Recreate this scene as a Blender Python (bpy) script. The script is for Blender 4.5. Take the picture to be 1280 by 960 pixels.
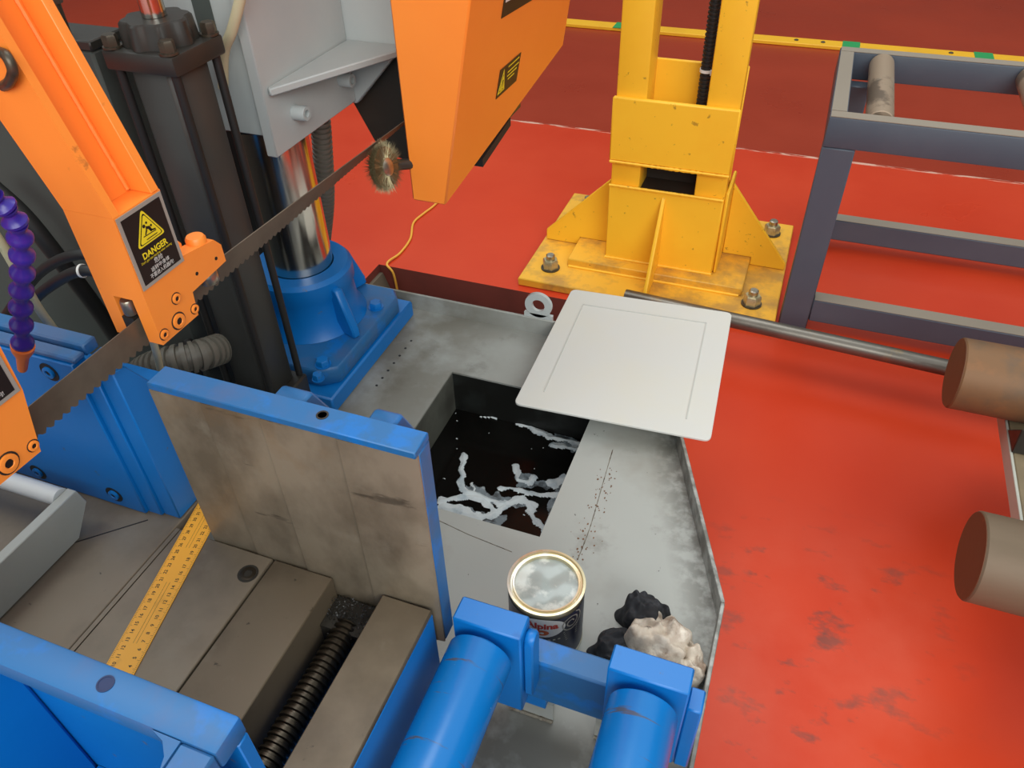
import bpy, bmesh, math, random
from mathutils import Vector, Matrix, noise
random.seed(7)
S = bpy.context.scene
C = S.collection
for o in list(bpy.data.objects): bpy.data.objects.remove(o)

# ---------------------------------------------------------------- camera
H = 1.4
PITCH, ROLL, YAW, FPX = 0.709830, -0.030247, -0.377119, 965.58
fw = Vector((math.sin(YAW)*math.cos(PITCH), math.cos(YAW)*math.cos(PITCH), -math.sin(PITCH)))
rt = Vector((math.cos(YAW), -math.sin(YAW), 0))
up = rt.cross(fw)
R2 = math.cos(ROLL)*rt + math.sin(ROLL)*up
U2 = -math.sin(ROLL)*rt + math.cos(ROLL)*up
cam = bpy.data.cameras.new('camera'); camo = bpy.data.objects.new('camera', cam); C.objects.link(camo)
camo.matrix_world = Matrix(((R2.x, U2.x, -fw.x, 0), (R2.y, U2.y, -fw.y, 0), (R2.z, U2.z, -fw.z, H), (0, 0, 0, 1)))
cam.sensor_width = 36; cam.lens = FPX/1280*36; cam.clip_start = 0.01
S.camera = camo

# ---------------------------------------------------------------- light
w = bpy.data.worlds.new('hall_light'); S.world = w; w.use_nodes = True
bg = w.node_tree.nodes['Background']; bg.inputs[0].default_value = (0.93, 1.0, 1.0, 1); bg.inputs[1].default_value = 0.86
def area(name, loc, target, sx, sy, power, col=(1, 1, 1)):
    l = bpy.data.lights.new(name, 'AREA'); l.shape = 'RECTANGLE'; l.size = sx; l.size_y = sy; l.energy = power; l.color = col
    o = bpy.data.objects.new(name, l); C.objects.link(o); o.location = loc
    o.rotation_euler = (Vector(target)-Vector(loc)).to_track_quat('-Z', 'Y').to_euler()
    return o
area('window_daylight', (2.6, -4.0, 4.2), (-.3, 1, .4), 6, 3, 330, (0.97, 1, 0.97))
area('skylight', (-1.5, 2.5, 7.5), (-0.3, 1.5, 0), 7, 2.5, 230, (0.95, 1, 1))
S.view_settings.view_transform = 'Standard'; S.view_settings.look = 'None'
S.view_settings.exposure = 0.0; S.view_settings.gamma = 1; S.view_settings.use_curve_mapping = False

# ---------------------------------------------------------------- helpers
def ray(x, y): return R2*((x-640)/FPX) + U2*(-(y-480)/FPX) + fw
def P(x, y, z):                     # pixel -> point on the level z
    d = ray(x, y); t = (z-H)/d.z; return Vector((d.x*t, d.y*t, z))
def AX(x, y, a, v):                 # pixel -> point on the plane axis a = v
    d = ray(x, y); o = Vector((0, 0, H)); return o + d*((v-o[a])/d[a])
def lin(c): 
    return tuple(((v/255)/12.92 if v/255 <= .04045 else (((v/255)+.055)/1.055)**2.4) for v in c) + (1,)

MATS = {}
def mat(name, col, rough=0.45, metal=0.0, layers=(), bump=0.0, bscale=60, spec=0.5, rvar=0.0, coat=0.0):
    """layers: (colour, scale, low, high, strength, stretch xyz) wear and stains on the paint itself"""
    m = bpy.data.materials.new(name); m.use_nodes = True; nt = m.node_tree; N = nt.nodes; L = nt.links
    b = N['Principled BSDF']; b.inputs['Roughness'].default_value = rough; b.inputs['Metallic'].default_value = metal
    b.inputs['Specular IOR Level'].default_value = spec; b.inputs['Coat Weight'].default_value = coat
    tc = N.new('ShaderNodeTexCoord'); prev = None
    rgb = N.new('ShaderNodeRGB'); rgb.outputs[0].default_value = lin(col); prev = rgb.outputs[0]
    for i, (c, sc, lo, hi, st, sv) in enumerate(layers):
        mp = N.new('ShaderNodeMapping'); mp.inputs['Scale'].default_value = sv; mp.inputs['Location'].default_value = (i*3.7, i*1.3, i*2.1)
        L.new(tc.outputs['Object'], mp.inputs[0])
        n = N.new('ShaderNodeTexNoise'); n.inputs['Scale'].default_value = sc; n.inputs['Detail'].default_value = 6; n.inputs['Roughness'].default_value = .6
        L.new(mp.outputs[0], n.inputs['Vector'])
        r = N.new('ShaderNodeMapRange'); r.inputs[1].default_value = lo; r.inputs[2].default_value = hi; r.inputs[3].default_value = 0; r.inputs[4].default_value = st
        L.new(n.outputs[0], r.inputs[0])
        mx = N.new('ShaderNodeMix'); mx.data_type = 'RGBA'; L.new(r.outputs[0], mx.inputs[0]); L.new(prev, mx.inputs[6]); mx.inputs[7].default_value = lin(c)
        prev = mx.outputs[2]
    L.new(prev, b.inputs['Base Color'])
    if rvar:
        n = N.new('ShaderNodeTexNoise'); n.inputs['Scale'].default_value = 14; n.inputs['Detail'].default_value = 4; L.new(tc.outputs['Object'], n.inputs['Vector'])
        r = N.new('ShaderNodeMapRange'); r.inputs[1].default_value = .3; r.inputs[2].default_value = .7; r.inputs[3].default_value = max(0, rough-rvar); r.inputs[4].default_value = rough+rvar
        L.new(n.outputs[0], r.inputs[0]); L.new(r.outputs[0], b.inputs['Roughness'])
    if bump:
        n = N.new('ShaderNodeTexNoise'); n.inputs['Scale'].default_value = bscale; n.inputs['Detail'].default_value = 3; L.new(tc.outputs['Object'], n.inputs['Vector'])
        bp = N.new('ShaderNodeBump'); bp.inputs['Strength'].default_value = bump; bp.inputs['Distance'].default_value = 0.003
        L.new(n.outputs[0], bp.inputs['Height']); L.new(bp.outputs[0], b.inputs['Normal'])
    MATS[name] = m; return m
I3 = (1, 1, 1)
ORANGE = mat('orange_paint', (255, 146, 56), .42, layers=[((246, 130, 46), 6, .45, .7, .5, I3), ((136, 78, 42), 34, .65, .71, .5, I3)], bump=.05)
ORANGE2 = mat('orange_sheet', (255, 144, 52), .4, layers=[((248, 134, 46), 4, .4, .7, .5, I3)], bump=.02)
YELLOW = mat('yellow_paint', (255, 196, 48), .42, layers=[((248, 182, 40), 5, .45, .7, .6, I3), ((126, 90, 40), 45, .655, .70, .6, I3)], bump=.10, bscale=30)
YELLOWD = mat('yellow_paint_dusty', (238, 176, 50), .5, layers=[((168, 126, 66), 9, .46, .62, .75, I3), ((90, 66, 40), 60, .68, .74, .7, I3)], bump=.1, bscale=30)
BLUE = mat('blue_paint', (4, 110, 188), .38, layers=[((10, 120, 200), 5, .45, .7, .6, I3), ((10, 82, 156), 26, .66, .74, .5, I3), ((92, 90, 84), 44, .675, .71, .7, I3)], bump=.05)
BLUET = mat('blue_paint_faded', (36, 102, 158), .45, layers=[((10, 110, 188), 16, .52, .60, .9, I3), ((74, 98, 140), 7, .5, .62, .7, I3), ((70, 72, 76), 50, .71, .75, .7, I3)], bump=.05)
BLUER = mat('blue_roller_paint', (12, 112, 186), .26, layers=[((30, 122, 192), 10, .5, .7, .5, I3), ((84, 76, 66), 7, .63, .67, .8, (1, 9, 1)), ((190, 200, 205), 60, .72, .75, .7, I3)], bump=.05)
GREYM = mat('grey_machine_paint', (184, 188, 186), .38, layers=[((168, 175, 177), 5, .4, .7, .6, I3)], bump=.06, bscale=20)
GREYT = mat('grey_tray_paint', (160, 161, 156), .42, layers=[((136, 132, 122), 4, .48, .66, .7, I3), ((96, 92, 82), 9, .60, .74, .6, I3), ((38, 34, 28), 70, .715, .735, .9, I3), ((56, 44, 30), 26, .735, .75, .8, (1, 4, 1))], bump=.05, rvar=.1)
COVER = mat('pale_grey_paint', (204, 203, 198), .5, layers=[((206, 203, 192), 5, .45, .65, .7, I3)], bump=.03)
LINEG = mat('pale_grey_bead', (190, 190, 184), .5)
STEELT = mat('table_steel', (138, 124, 106), .48, .25, layers=[((106, 94, 80), 6, .42, .65, .8, I3), ((150, 141, 127), 10, .55, .75, .6, I3), ((50, 44, 38), 80, .70, .74, .8, I3)], bump=.05, rvar=.08)
STEELJ = mat('jaw_steel', (162, 146, 124), .45, .4, layers=[((112, 98, 80), 9, .42, .62, .85, (1, 1, .6)), ((172, 162, 142), 12, .55, .75, .6, I3), ((140, 104, 60), 5, .60, .74, .6, I3), ((54, 46, 38), 14, .63, .68, .6, (.5, .5, 2.2))], bump=.04, rvar=.1)
DARKST = mat('dark_steel', (62, 58, 52), .45, .4, layers=[((44, 40, 36), 10, .45, .65, .8, I3)], bump=.05)
STEELB = mat('stained_bar_steel', (112, 98, 80), .5, .25, layers=[((80, 68, 54), 5, .42, .6, .8, I3), ((136, 126, 110), 14, .58, .75, .6, I3), ((44, 38, 30), 60, .68, .73, .8, I3)], bump=.06, rvar=.08)
SCREW = mat('screw_steel', (66, 58, 48), .35, .75, layers=[((40, 34, 28), 20, .5, .7, .7, I3)])
BLADE = mat('blade_steel', (112, 101, 87), .45, .35, layers=[((88, 78, 67), 12, .45, .65, .7, I3)])
BLACK = mat('black_paint', (48, 46, 42), .4, layers=[((62, 58, 52), 8, .5, .7, .6, I3)], bump=.06)
BLACKC = mat('cylinder_black', (64, 64, 61), .4, layers=[((54, 52, 50), 6, .5, .7, .6, I3)], bump=.02)
BLACKB = mat('bolt_black', (84, 76, 64), .38, .5, layers=[((52, 46, 40), 60, .5, .65, .7, I3)])
RUBBER = mat('black_rubber', (34, 33, 32), .55)
INK = mat('sign_black', (22, 20, 18), .45)
DARKG = mat('dark_grey_panel', (74, 80, 76), .75, layers=[((70, 70, 67), 3, .4, .7, .5, I3)])
CHROME = mat('chrome', (205, 200, 190), .17, 1.0, rvar=.06)
ZINC = mat('zinc', (176, 168, 152), .3, .9, layers=[((120, 110, 92), 60, .5, .7, .6, I3)])
BEIGEN = mat('nut_zinc', (190, 178, 140), .35, .6, layers=[((140, 124, 88), 80, .5, .7, .6, I3)])
CREAM = mat('cream_tube', (206, 196, 160), .45)
CREAMD = mat('aged_cream_tube', (186, 180, 146), .5, layers=[((120, 130, 90), 30, .55, .65, .6, I3)])
HOSE = mat('grey_hose', (112, 108, 98), .45, layers=[((90, 86, 78), 20, .5, .7, .5, I3)])
PURPLE = mat('purple_hose', (52, 36, 140), .3)
NOZZLE = mat('nozzle_orange', (228, 112, 40), .4)
WHITEP = mat('white_paint', (214, 214, 210), .35, layers=[((190, 190, 184), 12, .5, .7, .5, I3)], bump=.06, bscale=30)
GREYW = mat('pale_bar_paint', (178, 178, 168), .45, layers=[((160, 160, 150), 9, .5, .7, .5, I3)], bump=.05)
WHITE = mat('white_plastic', (225, 225, 220), .4)
YINK = mat('sign_yellow', (240, 216, 40), .45)
WINK = mat('sign_white', (232, 230, 224), .45)
BORDER = mat('sign_silver_border', (166, 162, 152), .4, .2)
RULER = mat('ruler_yellow', (255, 180, 58), .4, layers=[((214, 150, 52), 20, .6, .7, .7, I3)])
GRAPH = mat('graphite_paint', (76, 84, 96), .42, layers=[((86, 94, 104), 4, .45, .7, .6, I3), ((170, 166, 160), 60, .73, .75, .6, I3)], bump=.05)
GRAPHT = mat('graphite_dusty', (142, 130, 116), .5, layers=[((140, 128, 112), 6, .5, .7, .6, I3)], bump=.05)
ROLLST = mat('roller_steel', (168, 146, 124), .4, .3, layers=[((92, 78, 66), 7, .5, .56, .8, (1, 1, 2)), ((176, 164, 146), 9, .58, .64, .7, I3)], bump=.05)
BARST = mat('bar_steel', (118, 112, 104), .34, .7, layers=[((74, 66, 56), 8, .45, .65, .85, (.3, 1, 1)), ((150, 124, 84), 12, .62, .72, .6, I3)], bump=.05)
RUST = mat('rusty_steel', (122, 88, 58), .6, .2, layers=[((98, 80, 62), 9, .45, .62, .8, I3), ((144, 96, 58), 18, .55, .7, .6, I3), ((86, 78, 70), 5, .60, .7, .7, I3)], bump=.15, bscale=30)
RUST2 = mat('sawn_steel', (112, 94, 75), .6, .15, layers=[((98, 82, 64), 9, .45, .65, .6, (.3, 1, 1))], bump=.08)
RUSTE = mat('billet_end_rust', (108, 74, 50), .6, .2, layers=[((142, 92, 56), 16, .55, .7, .8, I3)], bump=.1)
HALLW = mat('hall_wall_paint', (96, 92, 88), .7)
NAVY = mat('hole_dark_blue', (26, 48, 88), .5)
INSIDE = mat('recess_shade_black', (38, 28, 18), .7)  # near-black standing in for the shade inside the yellow stand
PIT = mat('pit_brown', (128, 60, 50), .7, layers=[((104, 50, 42), 4, .45, .7, .7, I3)], bump=.1)
PITG = mat('pit_concrete', (104, 92, 76), .8, bump=.1)
OLIVE = mat('dusty_olive_steel', (128, 112, 86), .6, layers=[((104, 90, 70), 8, .45, .65, .7, I3)], bump=.06)
WOOD = mat('wood_block', (160, 132, 92), .7, layers=[((134, 106, 70), 6, .45, .6, .8, (1, 12, 1))])
GREEN = mat('green_tape', (40, 150, 84), .5)
STRIPY = mat('strip_yellow', (238, 178, 34), .5, layers=[((216, 156, 30), 3, .5, .7, .5, I3)])
CORD = mat('cord_yellow', (236, 172, 62), .5)
FOAM = mat('foam_white', (206, 212, 214), .6, layers=[((150, 166, 176), 30, .5, .66, .8, I3)], bump=.3, bscale=120)
FILM = mat('foam_film_grey', (112, 122, 128), .5, layers=[((40, 44, 46), 40, .48, .6, .9, I3), ((176, 184, 188), 60, .56, .68, .7, I3)])
LIQ = mat('coolant_black', (14, 13, 11), .15, layers=[((26, 26, 24), 6, .5, .7, .6, I3)], spec=.2)
DARKW = mat('dark_tank_wall', (26, 26, 24), .4, layers=[((48, 52, 50), 9, .5, .66, .8, I3)])
TANKW = mat('tank_wall_grey', (92, 92, 84), .45, layers=[((62, 60, 54), 10, .4, .6, .8, I3)])
CANM = mat('tin_gold', (216, 202, 166), .3, .7, layers=[((226, 222, 212), 14, .5, .58, .9, I3)])
CANL = mat('label_navy', (24, 26, 48), .35, layers=[((34, 40, 72), 20, .5, .6, .5, I3)])
CANW = mat('label_white', (232, 228, 220), .4)
CANR = mat('label_red', (200, 44, 34), .4)
CANO = mat('label_orange', (214, 92, 40), .4)
PAINT = mat('grey_wet_paint', (158, 164, 160), .22, layers=[((206, 207, 200), 14, .46, .52, .95, I3), ((150, 156, 152), 26, .55, .66, .8, I3)])
CLOTH = mat('soiled_white_cloth', (196, 182, 166), .9, layers=[((132, 108, 90), 26, .48, .62, .75, I3), ((232, 222, 208), 40, .5, .65, .7, I3), ((60, 50, 44), 30, .64, .7, .8, I3)], bump=.25, bscale=260)
CLOTHD = mat('black_cloth', (40, 40, 44), .85, layers=[((64, 64, 68), 30, .5, .65, .6, I3)], bump=.2, bscale=200)
WIREB = mat('brush_wire', (132, 120, 90), .4, .7)
CHIP = mat('metal_chips', (70, 68, 66), .4, .5)
WELD = mat('weld_bead', (120, 112, 98), .55, .1, layers=[((66, 46, 30), 60, .5, .6, .8, I3)], bump=.4, bscale=200)

class BM:
    """collects shapes in world coordinates; built as one mesh object"""
    def __init__(s): s.b = bmesh.new()
    def box(s, x0, x1, y0, y1, z0, z1, rot=None, bev=0):
        v = [Vector((x, y, z)) for z in (z0, z1) for x, y in ((x0, y0), (x1, y0), (x1, y1), (x0, y1))]
        if rot:
            c, ax, a = rot; M = Matrix.Rotation(a, 3, ax); c = Vector(c); v = [c+M@(p-c) for p in v]
        return s.faces(v, [(3, 2, 1, 0), (4, 5, 6, 7), (0, 1, 5, 4), (1, 2, 6, 5), (2, 3, 7, 6), (3, 0, 4, 7)])
    def faces(s, vs, fs):
        bv = [s.b.verts.new(v) for v in vs]
        for f in fs:
            try: s.b.faces.new([bv[i] for i in f])
            except ValueError: pass
        return s
    def loft(s, rings, cap=True, closed=False):
        n = len(rings[0]); vs = [p for r in rings for p in r]; fs = []
        m = len(rings)
        for i in range(m if closed else m-1):
            for j in range(n):
                a = i*n+j; b = i*n+(j+1) % n; k = ((i+1) % m)*n
                fs.append((a, b, k+(j+1) % n, k+j))
        if cap and not closed: fs += [tuple(range(n))[::-1], tuple((m-1)*n+j for j in range(n))]
        return s.faces(vs, fs)
    def prism(s, pts, axis, a0, a1):
        def mk(p, a):
            return {0: Vector((a, p[0], p[1])), 1: Vector((p[0], a, p[1])), 2: Vector((p[0], p[1], a))}[axis]
        return s.loft([[mk(p, a0) for p in pts], [mk(p, a1) for p in pts]])
    def cyl(s, p0, p1, r0, r1=None, n=24):
        p0 = Vector(p0); p1 = Vector(p1); r1 = r0 if r1 is None else r1
        d = (p1-p0).normalized(); u = d.orthogonal().normalized(); v = d.cross(u)
        cs = [(u*math.cos(2*math.pi*i/n)+v*math.sin(2*math.pi*i/n)) for i in range(n)]
        return s.loft([[p0+c*r0 for c in cs], [p1+c*r1 for c in cs]])
    def lathe(s, prof, c, axis='Z', n=40, cap=True):
        """prof: (radius, height) from c along the axis"""
        c = Vector(c); d = {'X': Vector((1, 0, 0)), 'Y': Vector((0, 1, 0)), 'Z': Vector((0, 0, 1))}[axis] if isinstance(axis, str) else Vector(axis).normalized()
        u = d.orthogonal().normalized(); v = d.cross(u)
        return s.loft([[c+d*h+(u*math.cos(2*math.pi*i/n)+v*math.sin(2*math.pi*i/n))*r for i in range(n)] for r, h in prof], cap)
    def tube(s, pts, r, n=12, rf=None):
        pts = [Vector(p) for p in pts]; rings = []; u = None
        for i, p in enumerate(pts):
            d = (pts[min(i+1, len(pts)-1)]-pts[max(i-1, 0)]).normalized()
            u = (d.orthogonal() if u is None else u-d*u.dot(d)).normalized(); v = d.cross(u)
            rr = rf(i) if rf else r
            rings.append([p+(u*math.cos(2*math.pi*k/n)+v*math.sin(2*math.pi*k/n))*rr for k in range(n)])
        return s.loft(rings)
    def hexnut(s, c, r, h, axis='Z', a=0.2):
        c = Vector(c); d = {'X': Vector((1, 0, 0)), 'Y': Vector((0, 1, 0)), 'Z': Vector((0, 0, 1))}[axis]; u = d.orthogonal().normalized(); v = d.cross(u)
        ring = lambda rr, hh: [c+d*hh+(u*math.cos(a+math.pi/3*i)+v*math.sin(a+math.pi/3*i))*rr for i in range(6)]
        return s.loft([ring(r, 0), ring(r, h*.85), ring(r*.86, h)])
    def socket(s, c, r, h, axis, sink=True):
        """cap screw head with a hollow socket"""
        return s.lathe([(r, 0), (r, h*.9), (r*.92, h), (r*.52, h), (r*.46, h*.45), (0.0004, h*.45)], c, axis, 20)

def spline(pts, n):
    """Catmull-Rom through pts, n samples"""
    pts = [Vector(p) for p in pts]; q = [pts[0]*2-pts[1]]+pts+[pts[-1]*2-pts[-2]]; out = []
    for i in range(n):
        t = i/(n-1)*(len(pts)-1); k = min(int(t), len(pts)-2); f = t-k; a, b, c, d = q[k:k+4]
        out.append(.5*((2*b)+(c-a)*f+(2*a-5*b+4*c-d)*f*f+(3*b-a-3*c+d)*f**3))
    return out

def obj(name, bm, m, parent=None, bev=0.0, base=None, seg=1):
    b = bm.b
    bmesh.ops.recalc_face_normals(b, faces=b.faces)
    if bev:
        es = [e for e in b.edges if len(e.link_faces) == 2 and e.calc_face_angle(0) > .5]
        bmesh.ops.bevel(b, geom=es, offset=bev, segments=seg, affect='EDGES', profile=.5, clamp_overlap=True)
    if parent is not None:
        root = parent
        while root.parent: root = root.parent
        off = Vector(root['_b'])
    else:
        xs = [v.co for v in b.verts]
        off = Vector(base) if base else Vector((sum(v.x for v in xs)/len(xs), sum(v.y for v in xs)/len(xs), min(v.z for v in xs)))
    for v in b.verts: v.co -= off
    for f in b.faces: f.smooth = True
    me = bpy.data.meshes.new(name); b.to_mesh(me); b.free()
    me.set_sharp_from_angle(angle=math.radians(38))
    if m: me.materials.append(m)
    o = bpy.data.objects.new(name, me); C.objects.link(o)
    if parent is not None: o.parent = parent
    else: o.location = off; o['_b'] = off[:]
    return o
def tag(o, label, cat=None, group=None):
    o['label'] = label
    if cat: o['category'] = cat
    if group: o['group'] = group
    return o
def thing(name, label, cat, base, group=None):
    o = bpy.data.objects.new(name, None); C.objects.link(o); o.location = base; o['_b'] = tuple(base); o.empty_display_size = .05
    return tag(o, label, cat, group)
def struct(name, bm, m, bev=0):
    o = obj(name, bm, m, None, bev, base=(0, 0, 0)); o['kind'] = 'structure'; return o

def text_geo(s, size, align='CENTER', bold=0.0):
    cu = bpy.data.curves.new('t', 'FONT'); cu.body = s; cu.size = size; cu.align_x = align; cu.align_y = 'CENTER'; cu.offset = bold; cu.resolution_u = 3
    o = bpy.data.objects.new('t', cu); C.objects.link(o)
    dg = bpy.context.evaluated_depsgraph_get(); me = bpy.data.meshes.new_from_object(o.evaluated_get(dg))
    vs = [v.co.copy() for v in me.vertices]; fs = [tuple(p.vertices) for p in me.polygons]
    bpy.data.objects.remove(o); bpy.data.curves.remove(cu); bpy.data.meshes.remove(me)
    return vs, fs
def put_text(bm, s, size, org, r, u, align='CENTER', bold=0.0, sx=1.0):
    vs, fs = text_geo(s, size, align, bold)
    bm.faces([Vector(org)+Vector(r)*v.x*sx+Vector(u)*v.y for v in vs], fs)
def quad_sheet(bm, org, r, u, pts, t=0.0006):
    """flat shape given in the plane (r, u) at org with thickness t"""
    n = Vector(r).cross(Vector(u)).normalized(); o = Vector(org)
    a = [o+Vector(r)*p[0]+Vector(u)*p[1] for p in pts]
    bm.loft([a, [q+n*t for q in a]])

# ================================================================ setting
PX0, PX1, PY0, PY1 = -1.25, -0.45, 1.36, 1.955      # pit behind the saw
fl = BM()
for x0, x1, y0, y1 in ((-7, 7, -5, PY0), (-7, PX0, PY0, PY1), (PX1, 7, PY0, PY1), (-7, 7, PY1, 9)):
    fl.faces([(x0, y0, 0), (x1, y0, 0), (x1, y1, 0), (x0, y1, 0)], [(0, 1, 2, 3)])
m = bpy.data.materials.new('red_floor_paint'); m.use_nodes = True; nt = m.node_tree; N = nt.nodes; L = nt.links
b = N['Principled BSDF']; b.inputs['Specular IOR Level'].default_value = .2
tc = N.new('ShaderNodeTexCoord'); sep = N.new('ShaderNodeSeparateXYZ'); L.new(tc.outputs['Object'], sep.inputs[0])
def noi(scale, detail=6, vec=None, rough=.6):
    n = N.new('ShaderNodeTexNoise'); n.inputs['Scale'].default_value = scale; n.inputs['Detail'].default_value = detail; n.inputs['Roughness'].default_value = rough
    L.new(vec if vec else tc.outputs['Object'], n.inputs['Vector']); return n.outputs[0]
def rng(v, a, c, d=0., e=1.):
    r = N.new('ShaderNodeMapRange'); r.inputs[1].default_value = a; r.inputs[2].default_value = c; r.inputs[3].default_value = d; r.inputs[4].default_value = e
    L.new(v, r.inputs[0]); return r.outputs[0]
def mul(a, c):
    k = N.new('ShaderNodeMath'); k.operation = 'MULTIPLY'; L.new(a, k.inputs[0])
    if isinstance(c, (int, float)): k.inputs[1].default_value = c
    else: L.new(c, k.inputs[1])
    return k.outputs[0]
def mixc(f, a, c):
    k = N.new('ShaderNodeMix'); k.data_type = 'RGBA'; L.new(f, k.inputs[0])
    if isinstance(a, tuple): k.inputs[6].default_value = lin(a)
    else: L.new(a, k.inputs[6])
    if isinstance(c, tuple): k.inputs[7].default_value = lin(c)
    else: L.new(c, k.inputs[7])
    return k.outputs[2]
def mp(scale):
    k = N.new('ShaderNodeMapping'); k.inputs['Scale'].default_value = scale; L.new(tc.outputs['Object'], k.inputs[0]); return k.outputs[0]
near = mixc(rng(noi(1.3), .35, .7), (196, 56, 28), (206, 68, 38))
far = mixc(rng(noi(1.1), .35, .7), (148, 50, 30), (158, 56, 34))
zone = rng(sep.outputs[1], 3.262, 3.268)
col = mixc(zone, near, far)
# dull scuffs in front of the yellow stand
sx = mul(rng(sep.outputs[0], -.05, .12), rng(sep.outputs[0], .55, .4)); sy = mul(rng(sep.outputs[1], .5, .65), rng(sep.outputs[1], 1.35, 1.15))
scuff = mul(mul(sx, sy), rng(noi(9, 5, mp((1, 1.6, 1))), .56, .66)); col = mixc(mul(scuff, .8), col, (92, 66, 60))
dust = mul(mul(sx, sy), rng(noi(3.5), .40, .62)); col = mixc(mul(dust, .35), col, (214, 96, 72))
# white scratches and chips
chip = mul(rng(noi(60, 3, mp((1, .6, 1))), .765, .78), .7); col = mixc(chip, col, (222, 190, 174))
seam = mul(mul(rng(sep.outputs[1], 3.252, 3.258), rng(sep.outputs[1], 3.276, 3.270)), rng(noi(9, 6, mp((1, 6, 1))), .47, .56)); col = mixc(mul(seam, .8), col, (226, 190, 170))
L.new(col, b.inputs['Base Color'])
L.new(rng(noi(2.2, 4), .3, .7, .26, .40), b.inputs['Roughness'])
bp = N.new('ShaderNodeBump'); bp.inputs['Strength'].default_value = .12; bp.inputs['Distance'].default_value = .004; L.new(noi(16, 4), bp.inputs['Height']); L.new(bp.outputs[0], b.inputs['Normal'])
FLOOR = m
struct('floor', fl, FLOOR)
for nm, q in (('wall_back', (-7, 7, 9, 9.2)), ('wall_right', (7, 7.2, -5, 9)), ('wall_left', (-7.2, -7, -5, 9))):
    struct(nm, BM().box(*q, 0, 4.5), HALLW)
pb = BM(); D = -.45
for v in (((PX0, PY1), (PX1, PY1)), ((PX0, PY0), (PX0, PY1)), ((PX1, PY1), (PX1, PY0)), ((PX1, PY0), (PX0, PY0))):
    (xa, ya), (xb, yb) = v; pb.faces([(xa, ya, D), (xb, yb, D), (xb, yb, 0), (xa, ya, 0)], [(0, 1, 2, 3)])
struct('wall_pit', pb, PIT)
struct('floor_pit', BM().faces([(PX0, PY0, D), (PX1, PY0, D), (PX1, PY1, D), (PX0, PY1, D)], [(0, 1, 2, 3)]), PITG)
tr = BM(); tr.prism([(PX0, D), (PX0+.16, D), (PX0+.012, -.03), (PX0, -.03)], 1, PY1-.10, PY1-.002)
struct('trim_1', tr, PITG)                                   # concrete fillet in the pit's corner

nt = GREYT.node_tree; N = nt.nodes; L = nt.links; b = N['Principled BSDF']
tc = N.new('ShaderNodeTexCoord'); sep = N.new('ShaderNodeSeparateXYZ'); L.new(tc.outputs['Object'], sep.inputs[0])
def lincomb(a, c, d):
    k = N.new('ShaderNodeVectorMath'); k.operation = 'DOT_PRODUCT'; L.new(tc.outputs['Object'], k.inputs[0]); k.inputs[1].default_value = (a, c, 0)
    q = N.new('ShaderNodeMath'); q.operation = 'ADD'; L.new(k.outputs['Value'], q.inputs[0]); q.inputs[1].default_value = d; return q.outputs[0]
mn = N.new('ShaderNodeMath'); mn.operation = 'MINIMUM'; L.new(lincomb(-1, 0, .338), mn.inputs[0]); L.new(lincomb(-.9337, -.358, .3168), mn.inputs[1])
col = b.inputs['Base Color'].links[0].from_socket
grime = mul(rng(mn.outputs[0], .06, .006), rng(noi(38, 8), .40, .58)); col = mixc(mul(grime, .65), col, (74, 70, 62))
oily = mul(mul(rng(sep.outputs[0], -.12, -.36), rng(sep.outputs[1], .05, .3)), rng(noi(7, 5), .34, .56)); col = mixc(mul(oily, .75), col, (104, 96, 80))
fr = mul(rng(sep.outputs[1], -.1, -.26), rng(noi(8, 5), .28, .48)); col = mixc(mul(fr, .9), col, (92, 88, 80))
L.new(col, b.inputs['Base Color'])

# yellow strip with green tape across the far floor
ys = thing('floor_strip', 'long yellow strip with green tape patches lying across the far red floor', 'strip', (0, 4.74, 0))
a = P(710, 31, .02); c = P(1280, 79, .02)
obj('strip', BM().box(-2.6, 3.2, 4.69, 4.79, 0.0003, .02), STRIPY, ys, .003)
for px in ((771, 0), (1063, 0), (1232, 0)):
    x = P(px[0], 35+(px[0]-710)*.082, .02).x
    obj('tape_patch', BM().box(x-.045, x+.045, 4.686, 4.794, .019, .0215), GREEN, ys)
for px in (993, 1027, 1190):
    x = P(px, 35+(px-710)*.082, .02).x
    obj('rivet', BM().lathe([(.012, 0), (.012, .004), (.007, .007)], (x, 4.74, .019)), BLACKB, ys)

# ================================================================ saw base, tray, tank
BED = .637
tray = thing('drip_tray', 'grey steel drip tray with raised lip and square tank opening', 'tray', (-.3, .7, 0))
TZ = .38; LT = .42
obj('support_box', BM().box(-1.05, -.12, -.1, .70, 0.0005, .3755), GREYM, tray, .004)
obj('support_box', BM().box(-1.05, -.28, .7005, 1.20, 0.0005, .19), GREYM, tray, .004)
OX0, OX1, OY0, OY1 = -.568, -.259, .757, 1.10
poly = [(.038, -.15), (.038, .7035), (-.183, 1.28), (-1.80, 1.28), (-1.80, -.15)]
t = BM()
def edge_x(y): return .038 if y <= .7035 else .038+(y-.7035)*(-.221/.5765)
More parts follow.
